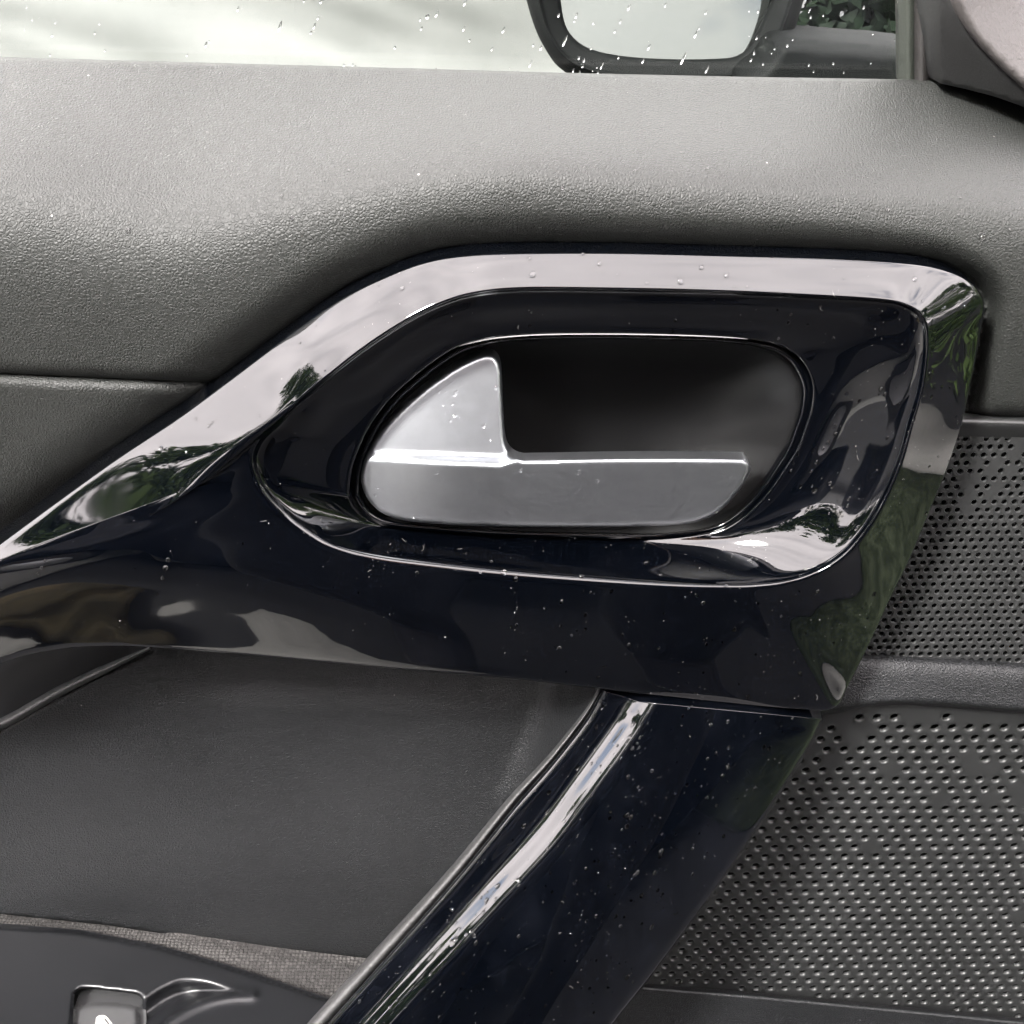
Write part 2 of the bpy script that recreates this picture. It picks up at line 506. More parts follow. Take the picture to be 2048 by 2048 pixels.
tag(bezel, 'glossy piano black surround framing the silver door lever')

# lever recess: black ring and matte bowl
cen = np.array([1170., 880.])
rr = []
for s, hh in ((.985, .003), (.955, .0025), (.94, .0012), (.86, -.0025), (.74, -.0072), (.60, -.0112), (.44, -.0140), (.28, -.0156), (.12, -.0163), (.03, -.0164)):
    uv = cen + (Rc - cen) * s; rr.append(P(uv[:, 0], uv[:, 1], np.full(len(uv), hh)))
strip('lever_recess', rr, M['recess'], door, closed=True, sub=1, cap=True)
rr = []
for s, hh in ((1.004, .0062), (.985, .0074), (.965, .0074), (.952, .0064), (.948, .0)):
    uv = cen + (Rc - cen) * s; rr.append(P(uv[:, 0], uv[:, 1], np.full(len(uv), hh)))
strip('recess_ring', rr, M['gloss'], door, closed=True, sub=1)

# ------------------------------------------------------------------ lever
LV = [(981,709),(993,716),(1000,730),(1003,755),(1006,827),(1010,880),(1019,904),(1040,918),(1080,919),(1271,916),(1470,917),(1492,922),(1501,936),(1495,955),(1478,982),(1447,1016),(1410,1038),(1349,1050),(1168,1054),(961,1052),(831,1044),(772,1030),(737,1000),(722,958),(733,912),(769,853),(831,791),(898,742),(945,717),(965,710)]
lev = crom(LV, 8, True)
def lever_h(u, v):
    d = pdist(u, v, lev)
    ridge = np.interp(u, [740, 1000, 1030, 1060], [914, 924, 914, 880])
    k = sstep(715, 960, u)
    st = sstep(-15, 11, v - ridge)
    fin = .0066 - .0034 * np.clip((960 - u) / 220, 0, 1) ** 2 - .0058 * np.clip((920 - v) / 210, 0, 1)
    bar = .0100 - .0018 * np.clip((v - 925) / 125, 0, 1) ** 1.5 - .0040 * np.clip((930 - u) / 200, 0, 1) ** 2 - .0030 * np.clip((u - 1180) / 320, 0, 1) ** 2
    h = fin + (bar - fin) * st * (.35 + .55 * k)
    r = 9.
    e = np.clip(1 - d / r, 0, 1)
    return h + .0050 - .0011 * (1 - np.sqrt(np.clip(1 - e * e, 0, 1)))
lever = patch('door_lever', lev, lever_h, M['lever'], door, step=5, wall=.004, ostep=4)
tag(lever, 'satin silver pull lever with upright fin, wet with drops')

# ------------------------------------------------------------------ upper padding
waist = [(-300,106),(0,120),(400,131),(800,142),(1141,152),(1500,160),(1820,165),(1884,166)]
corner_edge = [(1884,166),(1930,176),(1985,190),(2048,212),(2160,262),(2320,340)]
bez_line = Oc
ivw = np.array(waist + corner_edge[1:], float)
VC = np.array([(-300,300),(0,345),(200,405),(371,432),(583,388),(795,344),(1024,326),(1342,346),(1660,366),(2048,398),(2320,430)], float)
VCs = crom(VC, 8)
def pad_h(u, v):
    vw = np.interp(u, ivw[:, 0], ivw[:, 1]); vc = np.interp(u, VCs[:, 0], VCs[:, 1])
    k = .050 / np.maximum(vc - vw, 60)
    w = np.interp(u, [0, 371, 1000, 2048], [75, 55, 26, 40])
    h = .0125 - k * w * np.logaddexp(0, (vc - v) / w)
    dv = np.clip(v - vc, 0, None)
    h = h - 4.5e-8 * dv ** 2
    d = pdist(u, v, bez_line)
    e = np.clip(1 - d / np.interp(u, [0, 500, 900, 1700, 1950], [120, 108, 92, 75, 62]), 0, 1)
    h = h - .0175 * (1 - np.sqrt(np.clip(1 - .96 * e * e, 0, 1)))
    return h
seam = [(-300,735),(0,746),(200,755),(400,764),(520,772)]
# inner line tucked a little under the surround
tuck = lerp(Oc, Mc, .16)
def span(poly, a, b):   # anchors a..b of the surround
    i, j = a * SPN, b * SPN
    return [tuple(x) for x in (poly[i:j + 1] if j >= i else np.vstack([poly[i:], poly[:j + 1]]))]
up = [(-300,106)] + waist[1:] + corner_edge[1:] + [(2320,850),(2050,840),(1915,836)]
up += list(reversed([p for p in span(tuck, 5, 22)])) 
up += [(452,770)] + list(reversed(seam[:4]))
def upper_h(u, v):
    h = pad_h(u, v)
    e = np.clip(1 - pdist(u, v, seam, False) / 20, 0, 1); h = h - .0035 * e ** 2
    lo = np.clip(1 - np.abs(v - 838) / 26, 0, 1) * (u > 1890); h = h - .006 * lo ** 2
    return h
upper = patch('upper_padding', up, upper_h, M['pad'], door, step=12, wall=.005)
lowp = [(-300,740)] + [(a, b + 5) for a, b in seam[1:4]] + [(448,776)] + list(reversed(span(tuck, 1, 5)))[1:] + [(-300,1325)]
def lower_h(u, v):
    h = pad_h(u, v) - .0008
    e = np.clip(1 - pdist(u, v, seam, False) / 24, 0, 1); return h - .0035 * e ** 2
patch('lower_padding', lowp, lower_h, M['pad'], door, step=12, wall=.02)

# ------------------------------------------------------------------ corner trim and window
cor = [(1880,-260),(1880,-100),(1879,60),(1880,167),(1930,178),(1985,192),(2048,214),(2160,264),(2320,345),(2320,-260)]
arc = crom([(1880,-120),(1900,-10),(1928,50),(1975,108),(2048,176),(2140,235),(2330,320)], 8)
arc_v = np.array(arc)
def corner_h(u, v):
    va = np.interp(u, arc_v[:, 0], arc_v[:, 1])
    up_ = (va - v)                      # positive on the bright side
    d = pdist(u, v, arc_v, False) * np.sign(up_)
    base = -.026 + .00008 * (u - 1880)
    return -.020 - .00011 * np.logaddexp(0, d / 6) * 6 - .00010 * np.clip(-d, 0, None) + .0 * base
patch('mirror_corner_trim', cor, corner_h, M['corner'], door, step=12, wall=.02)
M['sunlit_corner'] = plain('grained pillar trim', (.036, .033, .032), .6, 0, .35, (900, .00025))  # lighter tone puts the sunlit side of the corner trim into the colour
lit_ol = [tuple(p) for p in arc] + [(2330,-270),(1880,-270)]
patch('sunlit_corner_trim', lit_ol, lambda u, v: corner_h(u, v) + .004 - .003 * np.clip(1 - pdist(u, v, arc_v, False) / 14, 0, 1) ** 2, M['sunlit_corner'], door, step=11, wall=.004)
flat = lambda hh: (lambda u, v: np.full(np.shape(u), hh))
patch('window_pillar', [(1830,-260),(1862,-260),(1864,175),(1832,175)], lambda u, v: -.040 - .00018 * (u - 1846) ** 2 / 16, M['rubber'], door, step=6, wall=.02)
patch('window_pillar_gap', [(1861,-260),(1884,-260),(1886,180),(1862,180)], lambda u, v: -.046 + .004 * np.exp(-((u - 1869) / 3.) ** 2), M['core'], door, step=5, wall=.01)
patch('window_seal', [(1808,-260),(1831,-260),(1833,180),(1811,180)], lambda u, v: -.044 + .001 * np.sin((u - 1808) / 22 * 3.14) , M['weathered'], door, step=5, wall=.01)
def slab(name, uv, h0, h1, mat, parent):
    a = P([q[0] for q in uv], [q[1] for q in uv], h0); n = len(uv)
    b = a.copy(); b[:, 1] += h0 - h1
    f = [list(range(n)), [2 * n - 1 - i for i in range(n)]] + [[(i + 1) % n, i, n + i, n + (i + 1) % n] for i in range(n)]
    me = mesh(name, np.vstack([a, b]), f)
    bm = bmesh.new(); bm.from_mesh(me); bmesh.ops.recalc_face_normals(bm, faces=bm.faces); bm.to_mesh(me); bm.free()
    return link(name, me, mat, parent, False)
glass = slab('window_glass', [(-320,-320),(1812,-320),(1814,210),(-320,170)], -.050, -.054, M['glass'], door)

# ------------------------------------------------------------------ wing mirror beyond the glass
mir = bpy.data.objects.new('wing_mirror', None); COL.objects.link(mir)
mir.parent = door; mir.matrix_parent_inverse = parent_world(door).inverted()
pane = crom([(1118,-60),(1121,0),(1130,48),(1149,77),(1183,98),(1244,111),(1329,117),(1422,117),(1475,110),(1501,82),(1536,13),(1562,-60),(1580,-160),(1340,-190),(1120,-160)], 6, True)
hous = crom([(1040,-60),(1053,0),(1069,53),(1088,93),(1117,133),(1165,160),(1240,172),(1340,175),(1440,172),(1530,150),(1572,100),(1600,20),(1620,-60),(1640,-200),(1340,-260),(1040,-200)], 6, True)
HM = -.30
def sub_link(o):
    o.parent = mir; return o
rg = []
def resn(p, n):
    p = np.vstack([p, p[:1]]); d = np.r_[0, np.cumsum(np.hypot(*np.diff(p, axis=0).T))]; s = np.linspace(0, d[-1], n, endpoint=False)
    return np.stack([np.interp(s, d, p[:, 0]), np.interp(s, d, p[:, 1])], -1)
pn, hn = pane, hous
if len(pn) != len(hn): hn = hn[np.linspace(0, len(hn) - 1, len(pn)).astype(int)]
for t_, dh in ((0, .012), (.02, .0), (.3, .004), (.55, .006), (.62, .0085), (.72, .006), (1.0, -.012)):
    uv = lerp(pn, hn, t_); rg.append(P(uv[:, 0], uv[:, 1], np.full(len(uv), HM + dh if t_ else HM - .012)))
uv = cen * 0 + hn * .92 + np.array([1340, -30]) * .08; rg.append(P(uv[:, 0], uv[:, 1], np.full(len(uv), HM - .07)))
uv = hn * .6 + np.array([1340, -30]) * .4; rg.append(P(uv[:, 0], uv[:, 1], np.full(len(uv), HM - .11)))
sub_link(strip('housing', rg, M['housing'], None, closed=True, sub=1, cap=True))
sub_link(patch('mirror_glass', pane * 1.0, lambda u, v: HM - .012 + (v - 0) * .00009 - .00001 * (u - 1300), M['mirror'], None, step=20, wall=0))
arm = crom([(1560,76),(1640,78),(1740,86),(1815,92),(1880,110),(1900,190),(1700,220),(1500,215),(1480,160),(1525,120)], 5, True)
sub_link(patch('mirror_arm', arm, lambda u, v: HM + .03 + .0003 * np.clip(pdist(u, v, arm), 0, 25), M['housing'], None, step=10, wall=.05))

# ------------------------------------------------------------------ what is seen through the window
def sheet():
    nx, nz = 200, 190
    x = np.linspace(-1.45, .25, nx + 1); z = np.linspace(.25, 1.65, nz + 1)
    X, Z = np.meshgrid(x, z)
    from mathutils import noise as mn_
    Y = np.empty_like(X)
    for j in range(nz + 1):
        for i in range(nx + 1):
            p, q = X[j, i] * .93 + Z[j, i] * .36, Z[j, i] * .93 - X[j, i] * -.30
            w = mn_.noise((p * 2.1, q * 2.1, 5.))
            Y[j, i] = .020 * mn_.noise((p * 1.6, q * 6.5 + w * 1.5, 0.)) + .0085 * mn_.noise((p * 3.2 + w, q * 17 + w * 2.5, 9.)) + .0035 * mn_.noise((p * 9, q * 38 + w * 4, 3.))
    Y += 1.15 + .14 * (Z - .9)
    V = np.stack([X, Y, Z], -1).reshape(-1, 3); n = nx + 1
    fs = [[j * n + i, j * n + i + 1, (j + 1) * n + i + 1, (j + 1) * n + i] for j in range(nz) for i in range(nx)]
    o = link('draped_sheet', mesh('draped_sheet', V, fs), M['sheet'])
    md = o.modifiers.new('thick', 'SOLIDIFY'); md.thickness = .003
    tag(o, 'pale crumpled sheet hanging outside, seen bright through the door window', 'sheet')
sheet()

def leaves(name, mat, parent, centers, n, size, seed):
    rs = np.random.RandomState(seed)
    cc = np.array([c for c, r in centers]); rr_ = np.array([r for c, r in centers])
    ix = rs.randint(len(centers), size=n)
    nz_ = lambda x: x / np.linalg.norm(x, axis=1, keepdims=True)
    d = nz_(rs.normal(size=(n, 3))); p = cc[ix] + d * (rr_[ix] * rs.rand(n) ** .45)[:, None] * np.array([1, 1, .8])
    a = nz_(rs.normal(size=(n, 3))); b = nz_(np.cross(a, rs.normal(size=(n, 3))))
    s = (size * (.6 + .8 * rs.rand(n)))[:, None]
    vs = np.stack([p - a * s, p + b * s * .45, p + a * s, p - b * s * .45], 1).reshape(-1, 3)
    fs = np.arange(4 * n).reshape(-1, 4).tolist()
    return link(name, mesh(name, vs, fs), mat, parent, False)

def tube(name, pts, radii, mat, parent, seg=9):
    rails = []
    pts = [np.array(p, float) for p in pts]
    for i, p in enumerate(pts):
        d = pts[min(i + 1, len(pts) - 1)] - pts[max(i - 1, 0)]; d /= np.linalg.norm(d)
        x = np.cross(d, [0.3, 1, 0.1]); x /= np.linalg.norm(x); y = np.cross(d, x)
        rails.append(np.array([p + radii[i] * (math.cos(q) * x + math.sin(q) * y) for q in np.linspace(0, 2 * math.pi, seg, endpoint=False)]))
    R = np.vstack(rails); n = seg; fs = []
    for i in range(len(pts) - 1):
        for j in range(n):
            k = (j + 1) % n; fs.append([i * n + j, i * n + k, (i + 1) * n + k, (i + 1) * n + j])
    fs.append(list(range(n))[::-1]); fs.append([(len(pts) - 1) * n + j for j in range(n)])
    return link(name, mesh(name, R, fs), mat, parent)

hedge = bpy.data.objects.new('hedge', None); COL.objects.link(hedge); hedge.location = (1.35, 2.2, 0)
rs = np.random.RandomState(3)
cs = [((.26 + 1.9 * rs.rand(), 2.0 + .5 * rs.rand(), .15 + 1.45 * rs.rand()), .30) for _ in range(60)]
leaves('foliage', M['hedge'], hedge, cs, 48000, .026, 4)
for i in range(4):
    tube('stem', [(.8 + .4 * i, 2.25, 0), (.82 + .4 * i, 2.25, .7), (.78 + .4 * i, 2.25, 1.4)], [.03, .022, .01], M['bark'], hedge)
tag(hedge, 'dark green hedge seen through the window beside the wing mirror', 'hedge')

# unseen paths, soil, slabs, grass and side hedge, added for their reflections in the gloss
M['concrete'] = plain('concrete', (.17, .17, .16), .8, 0, .3, (60, .002)); M['brick'] = plain('paving brick', (.065, .032, .021), .85, 0, .3)
def soil_mat():
    m, t, b = new_mat('garden soil'); n = noise(t, 14, 6, .7, objco(t))
    t.links.new(ramp(t, n.outputs['Fac'], [(.35, (.015, .013, .008)), (.52, (.05, .04, .018)), (.70, (.10, .075, .04))]), b.inputs['Base Color'])
    b.inputs['Roughness'].default_value = .95; return m
M['soil'] = soil_mat()
def added_ground():
    o = box('added_concrete_path', -1.7, -.64, -3.4, .9, -.02, .06, M['concrete']); tag(o, kind='structure')
    o = box('added_soil_bed', -.66, -.43, -.62, .62, -.05, .045, M['soil']); tag(o, kind='structure')
    m, t, b = new_mat('lawn grass'); n = noise(t, 16, 7, .8, objco(t))
    t.links.new(ramp(t, n.outputs['Fac'], [(.36, (.008, .012, .006)), (.5, (.026, .034, .020)), (.64, (.065, .08, .05))]), b.inputs['Base Color']); b.inputs['Roughness'].default_value = .9; b.inputs['Specular IOR Level'].default_value = .1
    o = box('added_lawn', .95, 1.62, -4.0, 3.0, -.02, .03, m); tag(o, kind='structure')
    o = box('added_garden_path', 1.66, 2.05, -4.0, 3.0, -.02, .025, M['concrete']); tag(o, kind='structure')
    for k, (x, y) in enumerate(((-.25, -.42), (-.24, -.10), (-.23, .22))):
        o = box('added_slab', -.13, .13, -.145, .145, -.03, .035, M['concrete']); o.location = (x, y, 0); o.rotation_euler = (0, 0, .35 + .05 * k); tag(o, kind='structure')
added_ground()
sh = bpy.data.objects.new('hedge', None); COL.objects.link(sh); sh.location = (2.8, -.8, 0)
rs = np.random.RandomState(8)
cs = [((2.55 + .5 * rs.rand(), -4.0 + 6.5 * rs.rand(), .05 + 1.5 * rs.rand() ** 1.3), .40) for _ in range(120)]
leaves('foliage', M['leaf'], sh, cs, 45000, .035, 9)
for i in range(5):
    tube('stem', [(2.8, -3.4 + 1.3 * i, 0), (2.82, -3.38 + 1.3 * i, .8), (2.78, -3.4 + 1.3 * i, 1.5)], [.03, .022, .01], M['bark'], sh)
tag(sh, 'tall leafy green hedge added out of view beyond the path on the right, mirrored in the glossy flank', 'hedge')

TREES = [(-15.0, 1.5, 4.6, 3.0), (-14.5, -4.5, 5.4, 3.2), (-13.5, -7.4, 7.4, 2.9), (-12.5, -9.5, 7.0, 3.2), (-8.5, -13.5, 7.4, 3.4), (-2.5, -16.0, 6.4, 3.2), (3.5, -16.0, 6.6, 3.2), (9.0, -13.0, 6.8, 3.2), (11.5, -6.5, 7.2, 3.2), (12.0, .8, 7.0, 3.0)]
TL = ['leftmost leafy tree, level with the door and mirrored in the left arm of the surround', 'tall full tree second from the left among the mirrored trees', 'slender leafy tree third from the left among the mirrored trees', 'leafy tree fourth from the left among the mirrored trees', 'tall full tree fifth from the left among the mirrored trees', 'leafy tree just left of straight behind the person', 'leafy tree just right of straight behind the person', 'leafy tree third from the right among the mirrored trees', 'tall full tree second from the right among the mirrored trees', 'rightmost leafy tree beyond the green side hedge']
for k, ((x, y, hgt, r), lab) in enumerate(zip(TREES, TL)):
    t_ = bpy.data.objects.new('leafy_tree', None); COL.objects.link(t_); t_.location = (x, y, 0)
    rs = np.random.RandomState(20 + k)
    tube('trunk', [(x, y, 0), (x + .1, y, hgt * .3), (x - .1, y + .1, hgt * .55), (x, y, hgt * .8)], [.22, .17, .12, .05], M['bark'], t_)
    cs = []
    for q in range(34):
        d = rs.normal(size=3); d /= np.linalg.norm(d)
        cs.append(((x + d[0] * r * .8, y + d[1] * r * .8, hgt * .56 + d[2] * hgt * .36), .6 + .6 * rs.rand()))
    leaves('crown', M['leaf'], t_, cs, 7000, .17, 40 + k)
    tag(t_, lab, 'tree', 'trees behind the photographer')

# ------------------------------------------------------------------ pocket, lips, armrest
pocket_ol = [(-300,1600),(0,1450),(60,1417),(132,1376),(228,1330),(290,1300),(330,1270),(500,1290),(760,1310),(1024,1330),(1200,1360),(1196,1392),(1165,1440),(1100,1525),(1030,1605),(905,1755),(752,1925),(640,1912),(530,1898),(212,1850),(0,1828),(-300,1800)]
edgeL = [(-300,1600),(0,1450),(60,1417),(132,1376),(228,1330),(300,1296)]
edgeR = [(1200,1370),(1165,1440),(1100,1525),(1030,1605),(905,1755),(752,1925)]
edgeB = [(752,1925),(640,1912),(530,1898),(212,1850),(0,1828),(-300,1800)]
def pocket_h(u, v):
    h = -.016 + .000010 * (v - 1500) - .006 * np.exp(-((u - 620) / 420) ** 2 - ((v - 1480) / 260) ** 2)
    dl = pdist(u, v, edgeL, False); h = h + .0045 * np.exp(-dl / 60) - .007 * np.clip(1 - dl / 14, 0, 1) ** 2
    d2 = pdist(u, v, edgeR, False)
    w = np.interp(v, [1370, 1560, 1800, 1950], [115, 52, 24, 12])
    h = h + .0235 * np.clip(1 - d2 / w, 0, 1) ** 1.7 * sstep(1640, 1420, v)
    h = h - .004 * sstep(1430, 1300, v)
    return h
patch('door_pocket_panel', pocket_ol, pocket_h, M['pocket'], door, step=8, wall=.003)

ed = crom(edgeL, 8); rr = []
for off, hh in ((12, -.022), (9, -.0135), (4, -.0112), (-1, -.0106), (-6, -.0112), (-11, -.0150)):
    w = np.interp(ed[:, 0], [0, 200, 300], [1.0, .8, .25])[:, None]
    uv = ed - np.array([.5, .86]) * off * w; rr.append(P(uv[:, 0], uv[:, 1], np.full(len(uv), hh)))
strip('pocket_edge_roll', rr, M['lip'], door, sub=1)  # lighter material puts the sky highlight of the roll into its colour
EA = np.array([(1203,1372),(1188,1400),(1162,1440),(1097,1522),(1024,1602),(903,1752),(748,1925),(636,2048),(500,2200)], float)
Ea = crom(EA, 8)
nrm = np.array([.76, .64])
lip = []
for off, hh in ((14.5, -.034), (14, -.002), (10, .0022), (5, .0036), (0, .0040), (-5, .0034), (-10, .0010), (-12, -.010)):
    w = np.interp(Ea[:, 1], [1372, 1450, 1700, 2048], [.35, .55, 1.0, 1.5])[:, None]
    uv = Ea - nrm * (off - 2) * w; lip.append(P(uv[:, 0], uv[:, 1], hh + .0070 + .00004 * np.clip(uv[:, 1] - 1400, 0, None)))
strip('pocket_lip', lip, M['lip'], door, sub=1)

# grab handle bar
BA = np.array([(1203,1380),(1190,1405),(1166,1445),(1101,1528),(1030,1609),(908,1760),(756,1932),(646,2056),(510,2210)], float)
BB = np.array([(1283,1404),(1268,1428),(1245,1465),(1172,1566),(1092,1672),(975,1800),(842,1944),(735,2062),(590,2220)], float)
BC = np.array([(1648,1438),(1640,1453),(1622,1490),(1558,1595),(1488,1702),(1395,1832),(1300,1958),(1222,2056),(1100,2220)], float)
ba, bb, bc = [crom(x, 6) for x in (BA, BB, BC)]
HB = .0140
def RISE(v): return .0070 + .00004 * np.clip(np.asarray(v) - 1400, 0, None)
def bar_rows():
    rows = []
    for uv, h in ((ba, -.004), (ba, .0085), (lerp(ba, bb, .08), .0096), (lerp(ba, bb, .45), .0101), (lerp(ba, bb, .66), .0105), (lerp(ba, bb, .74), .0109), (lerp(ba, bb, .90), .0121), (lerp(bb, bc, .01), .0133), (lerp(bb, bc, .05), HB + .0004), (lerp(bb, bc, .08), HB + .0011), (lerp(bb, bc, .17), HB + .0014), (lerp(bb, bc, .45), HB + .0012), (lerp(bb, bc, .66), HB + .0002), (lerp(bb, bc, .92), HB - .0030), (lerp(bb, bc, .985), HB - .0042), (bc, HB - .0062), (bc, -.004)):
        p = P(uv[:, 0], uv[:, 1], h + RISE(uv[:, 1])); rows.append(p)
    R = np.stack(rows, 0)                # across x along
    # rounded upper end: two extra cross rows folding back
    e1 = R[:, 0].copy(); e0 = e1.copy(); e0[:, 1] += .012
    e1[:, 1] += .0006; 
    in1 = R[:, 0] + (R[:, 1] - R[:, 0]) * .22
    e1b = R[:, 0].copy(); e1b[:, 1] += .0016
    return np.concatenate([e0[:, None], e1b[:, None], e1[:, None] * 0 + (R[:, 0] + (R[:, 1] - R[:, 0]) * .10)[:, None], in1[:, None], R[:, 1:]], 1)
RB = bar_rows()
bar = strip('grab_handle', [RB[i] for i in range(RB.shape[0])], M['gloss_bar'], door, sub=2)
tag(bar, 'glossy black diagonal grab handle running down from the surround')

# satin filler behind pocket edge, left
patch('pocket_filler', [(-300,1240),(0,1290),(212,1270),(420,1270),(330,1330),(132,1410),(0,1480),(-300,1640)], lambda u, v: -.022 + .00001 * (v - 1380), M['satin'], door, step=16, wall=.002)

# armrest: fabric strip and switch panel
def arm_h(u, v): return -.0165 + .000195 * (v - 1830) 
fab = [(-300,1796),(0,1823),(212,1845),(530,1893),(640,1907),(752,1920),(785,1926),(740,1965),(700,2025),(640,2040),(583,2010),(450,1965),(318,1925),(159,1893),(0,1878),(-300,1865)]
def fab_h(u, v): return arm_h(u, v) - .0024 - .0012 * np.clip(1 - pdist(u, v, edgeB, False) / 14, 0, 1)
patch('fabric_strip', fab, fab_h, M['fabric'], door, step=12, wall=.0003)
swp = [(-300,1830),(0,1849),(159,1862),(318,1893),(450,1931),(583,1974),(664,2002),(640,2050),(560,2210),(-300,2210)]
edgeS = swp[:8]
hole = crom([(148,1998),(152,1984),(170,1977),(222,1982),(270,1988),(283,1996),(284,2010),(276,2060),(266,2115),(205,2130),(146,2115),(144,2060)], 4, True)
def sw_h(u, v):
    h = arm_h(u, v) + .0016
    e = np.clip(1 - pdist(u, v, edgeS, False) / 10, 0, 1); h = h - .0014 * e ** 2
    # scooped finger well to the right of the switch, with a soft raised brow on its far and near sides
    scoop = crom([(284,1995),(318,1972),(360,1956),(410,1958),(462,1974),(505,1990),(450,1994),(395,2010),(335,2043),(290,2085),(270,2110)], 5)
    ins = inside(u, v, scoop); d = pdist(u, v, scoop, False)
    h = h - np.where(ins, .0050 * sstep(0, 34, d), 0)
    h = h - .0011 * np.clip(1 - pdist(u, v, hole) / 7, 0, 1) ** 2
    brow = crom([(505,1990),(450,1994),(395,2010),(335,2043),(290,2085)], 6)
    h = h + .0009 * np.exp(-(pdist(u, v, brow, False) / 12) ** 2)
    return h
swpan = patch('switch_panel', swp, sw_h, M['satin'], door, step=5, ostep=3.2, wall=.0006, holes=[hole])
def well_h(u, v): return arm_h(u, v) - .006
patch('switch_well', [(130,1960),(300,1975),(290,2130),(130,2130)], well_h, M['core'], door, step=12, wall=0)
swo = crom([(146,2030),(152,2014),(180,2004),(215,2003),(250,2006),(274,2012),(280,2024),(276,2110),(210,2130),(142,2110)], 6, True)
switch = patch('window_switch', swo, lambda u, v: arm_h(u, v) - .0005 - .0022 * np.clip(1 - pdist(u, v, swo) / 14, 0, 1) ** 2, M['switch'], door, step=5, wall=.006)
ic = [(192,2036),(197,2031),(209,2030),(216,2036),(228,2052),(236,2066),(220,2080),(200,2078),(190,2062)]
ico = patch('symbol', ic, lambda u, v: arm_h(u, v) - .00035, M['white_print'], None, step=6, wall=0, holes=[[(207,2037),(211,2036),(224,2054),(221,2056)]])
ico.parent = switch

# ------------------------------------------------------------------ grilles
def vnoise(x, y, seed):
    def hsh(i, j):
        q = math.sin(i * 127.1 + j * 311.7 + seed * 74.7) * 43758.5453; return q - math.floor(q)
    i, j = math.floor(x), math.floor(y); fx, fy = x - i, y - j
    fx = fx * fx * (3 - 2 * fx); fy = fy * fy * (3 - 2 * fy)
    return (hsh(i, j) * (1 - fx) + hsh(i + 1, j) * fx) * (1 - fy) + (hsh(i, j + 1) * (1 - fx) + hsh(i + 1, j + 1) * fx) * fy
def unproject(p):
    q = Vector(p) - CAM
    right = Vector((1, 0, 0)); fwd = Vector((0, _c, -_s)); upv = Vector((0, _s, _c))
    z = q.dot(fwd); return 1024 + q.dot(right) / z / T * 1024, 1024 - q.dot(upv) / z / T * 1024

def grille(name, org, ex, ez, nrm, pitch, rad, nx, nz, region, keep, depth, mat, bevel=.22):
    """hexagonal lattice of real holes in a sheet; cells without a hole stay flat"""
    bm = bmesh.new(); rowh = pitch * .866
    org, ex, ez, nrm = [Vector(x) for x in (org, ex, ez, nrm)]
    R6 = pitch / math.sqrt(3)
    cache = {}
    def vert(a, b, d=0.0):
        key = (round(a * 2e5), round(b * 2e5), round(d * 1e6))
        if key not in cache: cache[key] = bm.verts.new(org + ex * a + ez * b - nrm * d)
        return cache[key]
    for j in range(nz):
        for i in range(nx):
            a0 = (i + .5 * (j % 2)) * pitch; b0 = -j * rowh
            u, v = unproject(org + ex * a0 + ez * b0)
            if not region(u, v): continue
            hexv = []
            for k in range(6):
                q = math.radians(30 + 60 * k); q2 = math.radians(30 + 60 * (k + 1))
                p = (a0 + R6 * math.cos(q), b0 + R6 * math.sin(q)); p2 = (a0 + R6 * math.cos(q2), b0 + R6 * math.sin(q2))
                hexv.append(vert(*p)); hexv.append(vert((p[0] + p2[0]) / 2, (p[1] + p2[1]) / 2))
            if keep(u, v, i, j):
                loops = [hexv]
                for rf, d in ((1 + bevel, 0.0), (1.0, depth * .22), (1.0, depth)):
                    loops.append([bm.verts.new(org + ex * (a0 + rad * rf * math.cos(math.radians(30 + 30 * k))) + ez * (b0 + rad * rf * math.sin(math.radians(30 + 30 * k))) - nrm * d) for k in range(12)])
                for la, lb in zip(loops, loops[1:]):
                    for k in range(12):
                        m2 = (k + 1) % 12; bm.faces.new((la[k], la[m2], lb[m2], lb[k]))
            else:
                try: bm.faces.new(hexv)
                except ValueError: pass
    me = bpy.data.meshes.new(name); bm.to_mesh(me); bm.free()
    o = link(name, me, mat, door, True)
    try: me.set_sharp_from_angle(angle=math.radians(55))
    except Exception: pass
    return o

def region_up(u, v): return 1600 < u < 2280 and 838 < v < 1400 and u > np.interp(v, [815, 1400], [1860, 1600])
def keep_up(u, v, i, j):
    if v < 868: return False
    den = np.interp(v, [868, 960, 1060, 1200], [.42, .40, .18, .02])
    edge = u - np.interp(v, [870, 1320], [1930, 1725])
    n = .55 * vnoise(u / 34, v / 26, 1) + .45 * vnoise(i * 7.31, j * 3.77, 5)
    return n > den
pu = P([1580], [800], [0.0])[0]
grille('upper_speaker_grille', pu, (1, 0, 0.012), (0, 0, 1), (0, -1, 0), .00264, .00078, 70, 80, lambda u, v: region_up(u, v), keep_up, .0007, M['grille'], .14)
def shiftx(o, dx):
    for v in o.data.vertices: v.co.x += dx
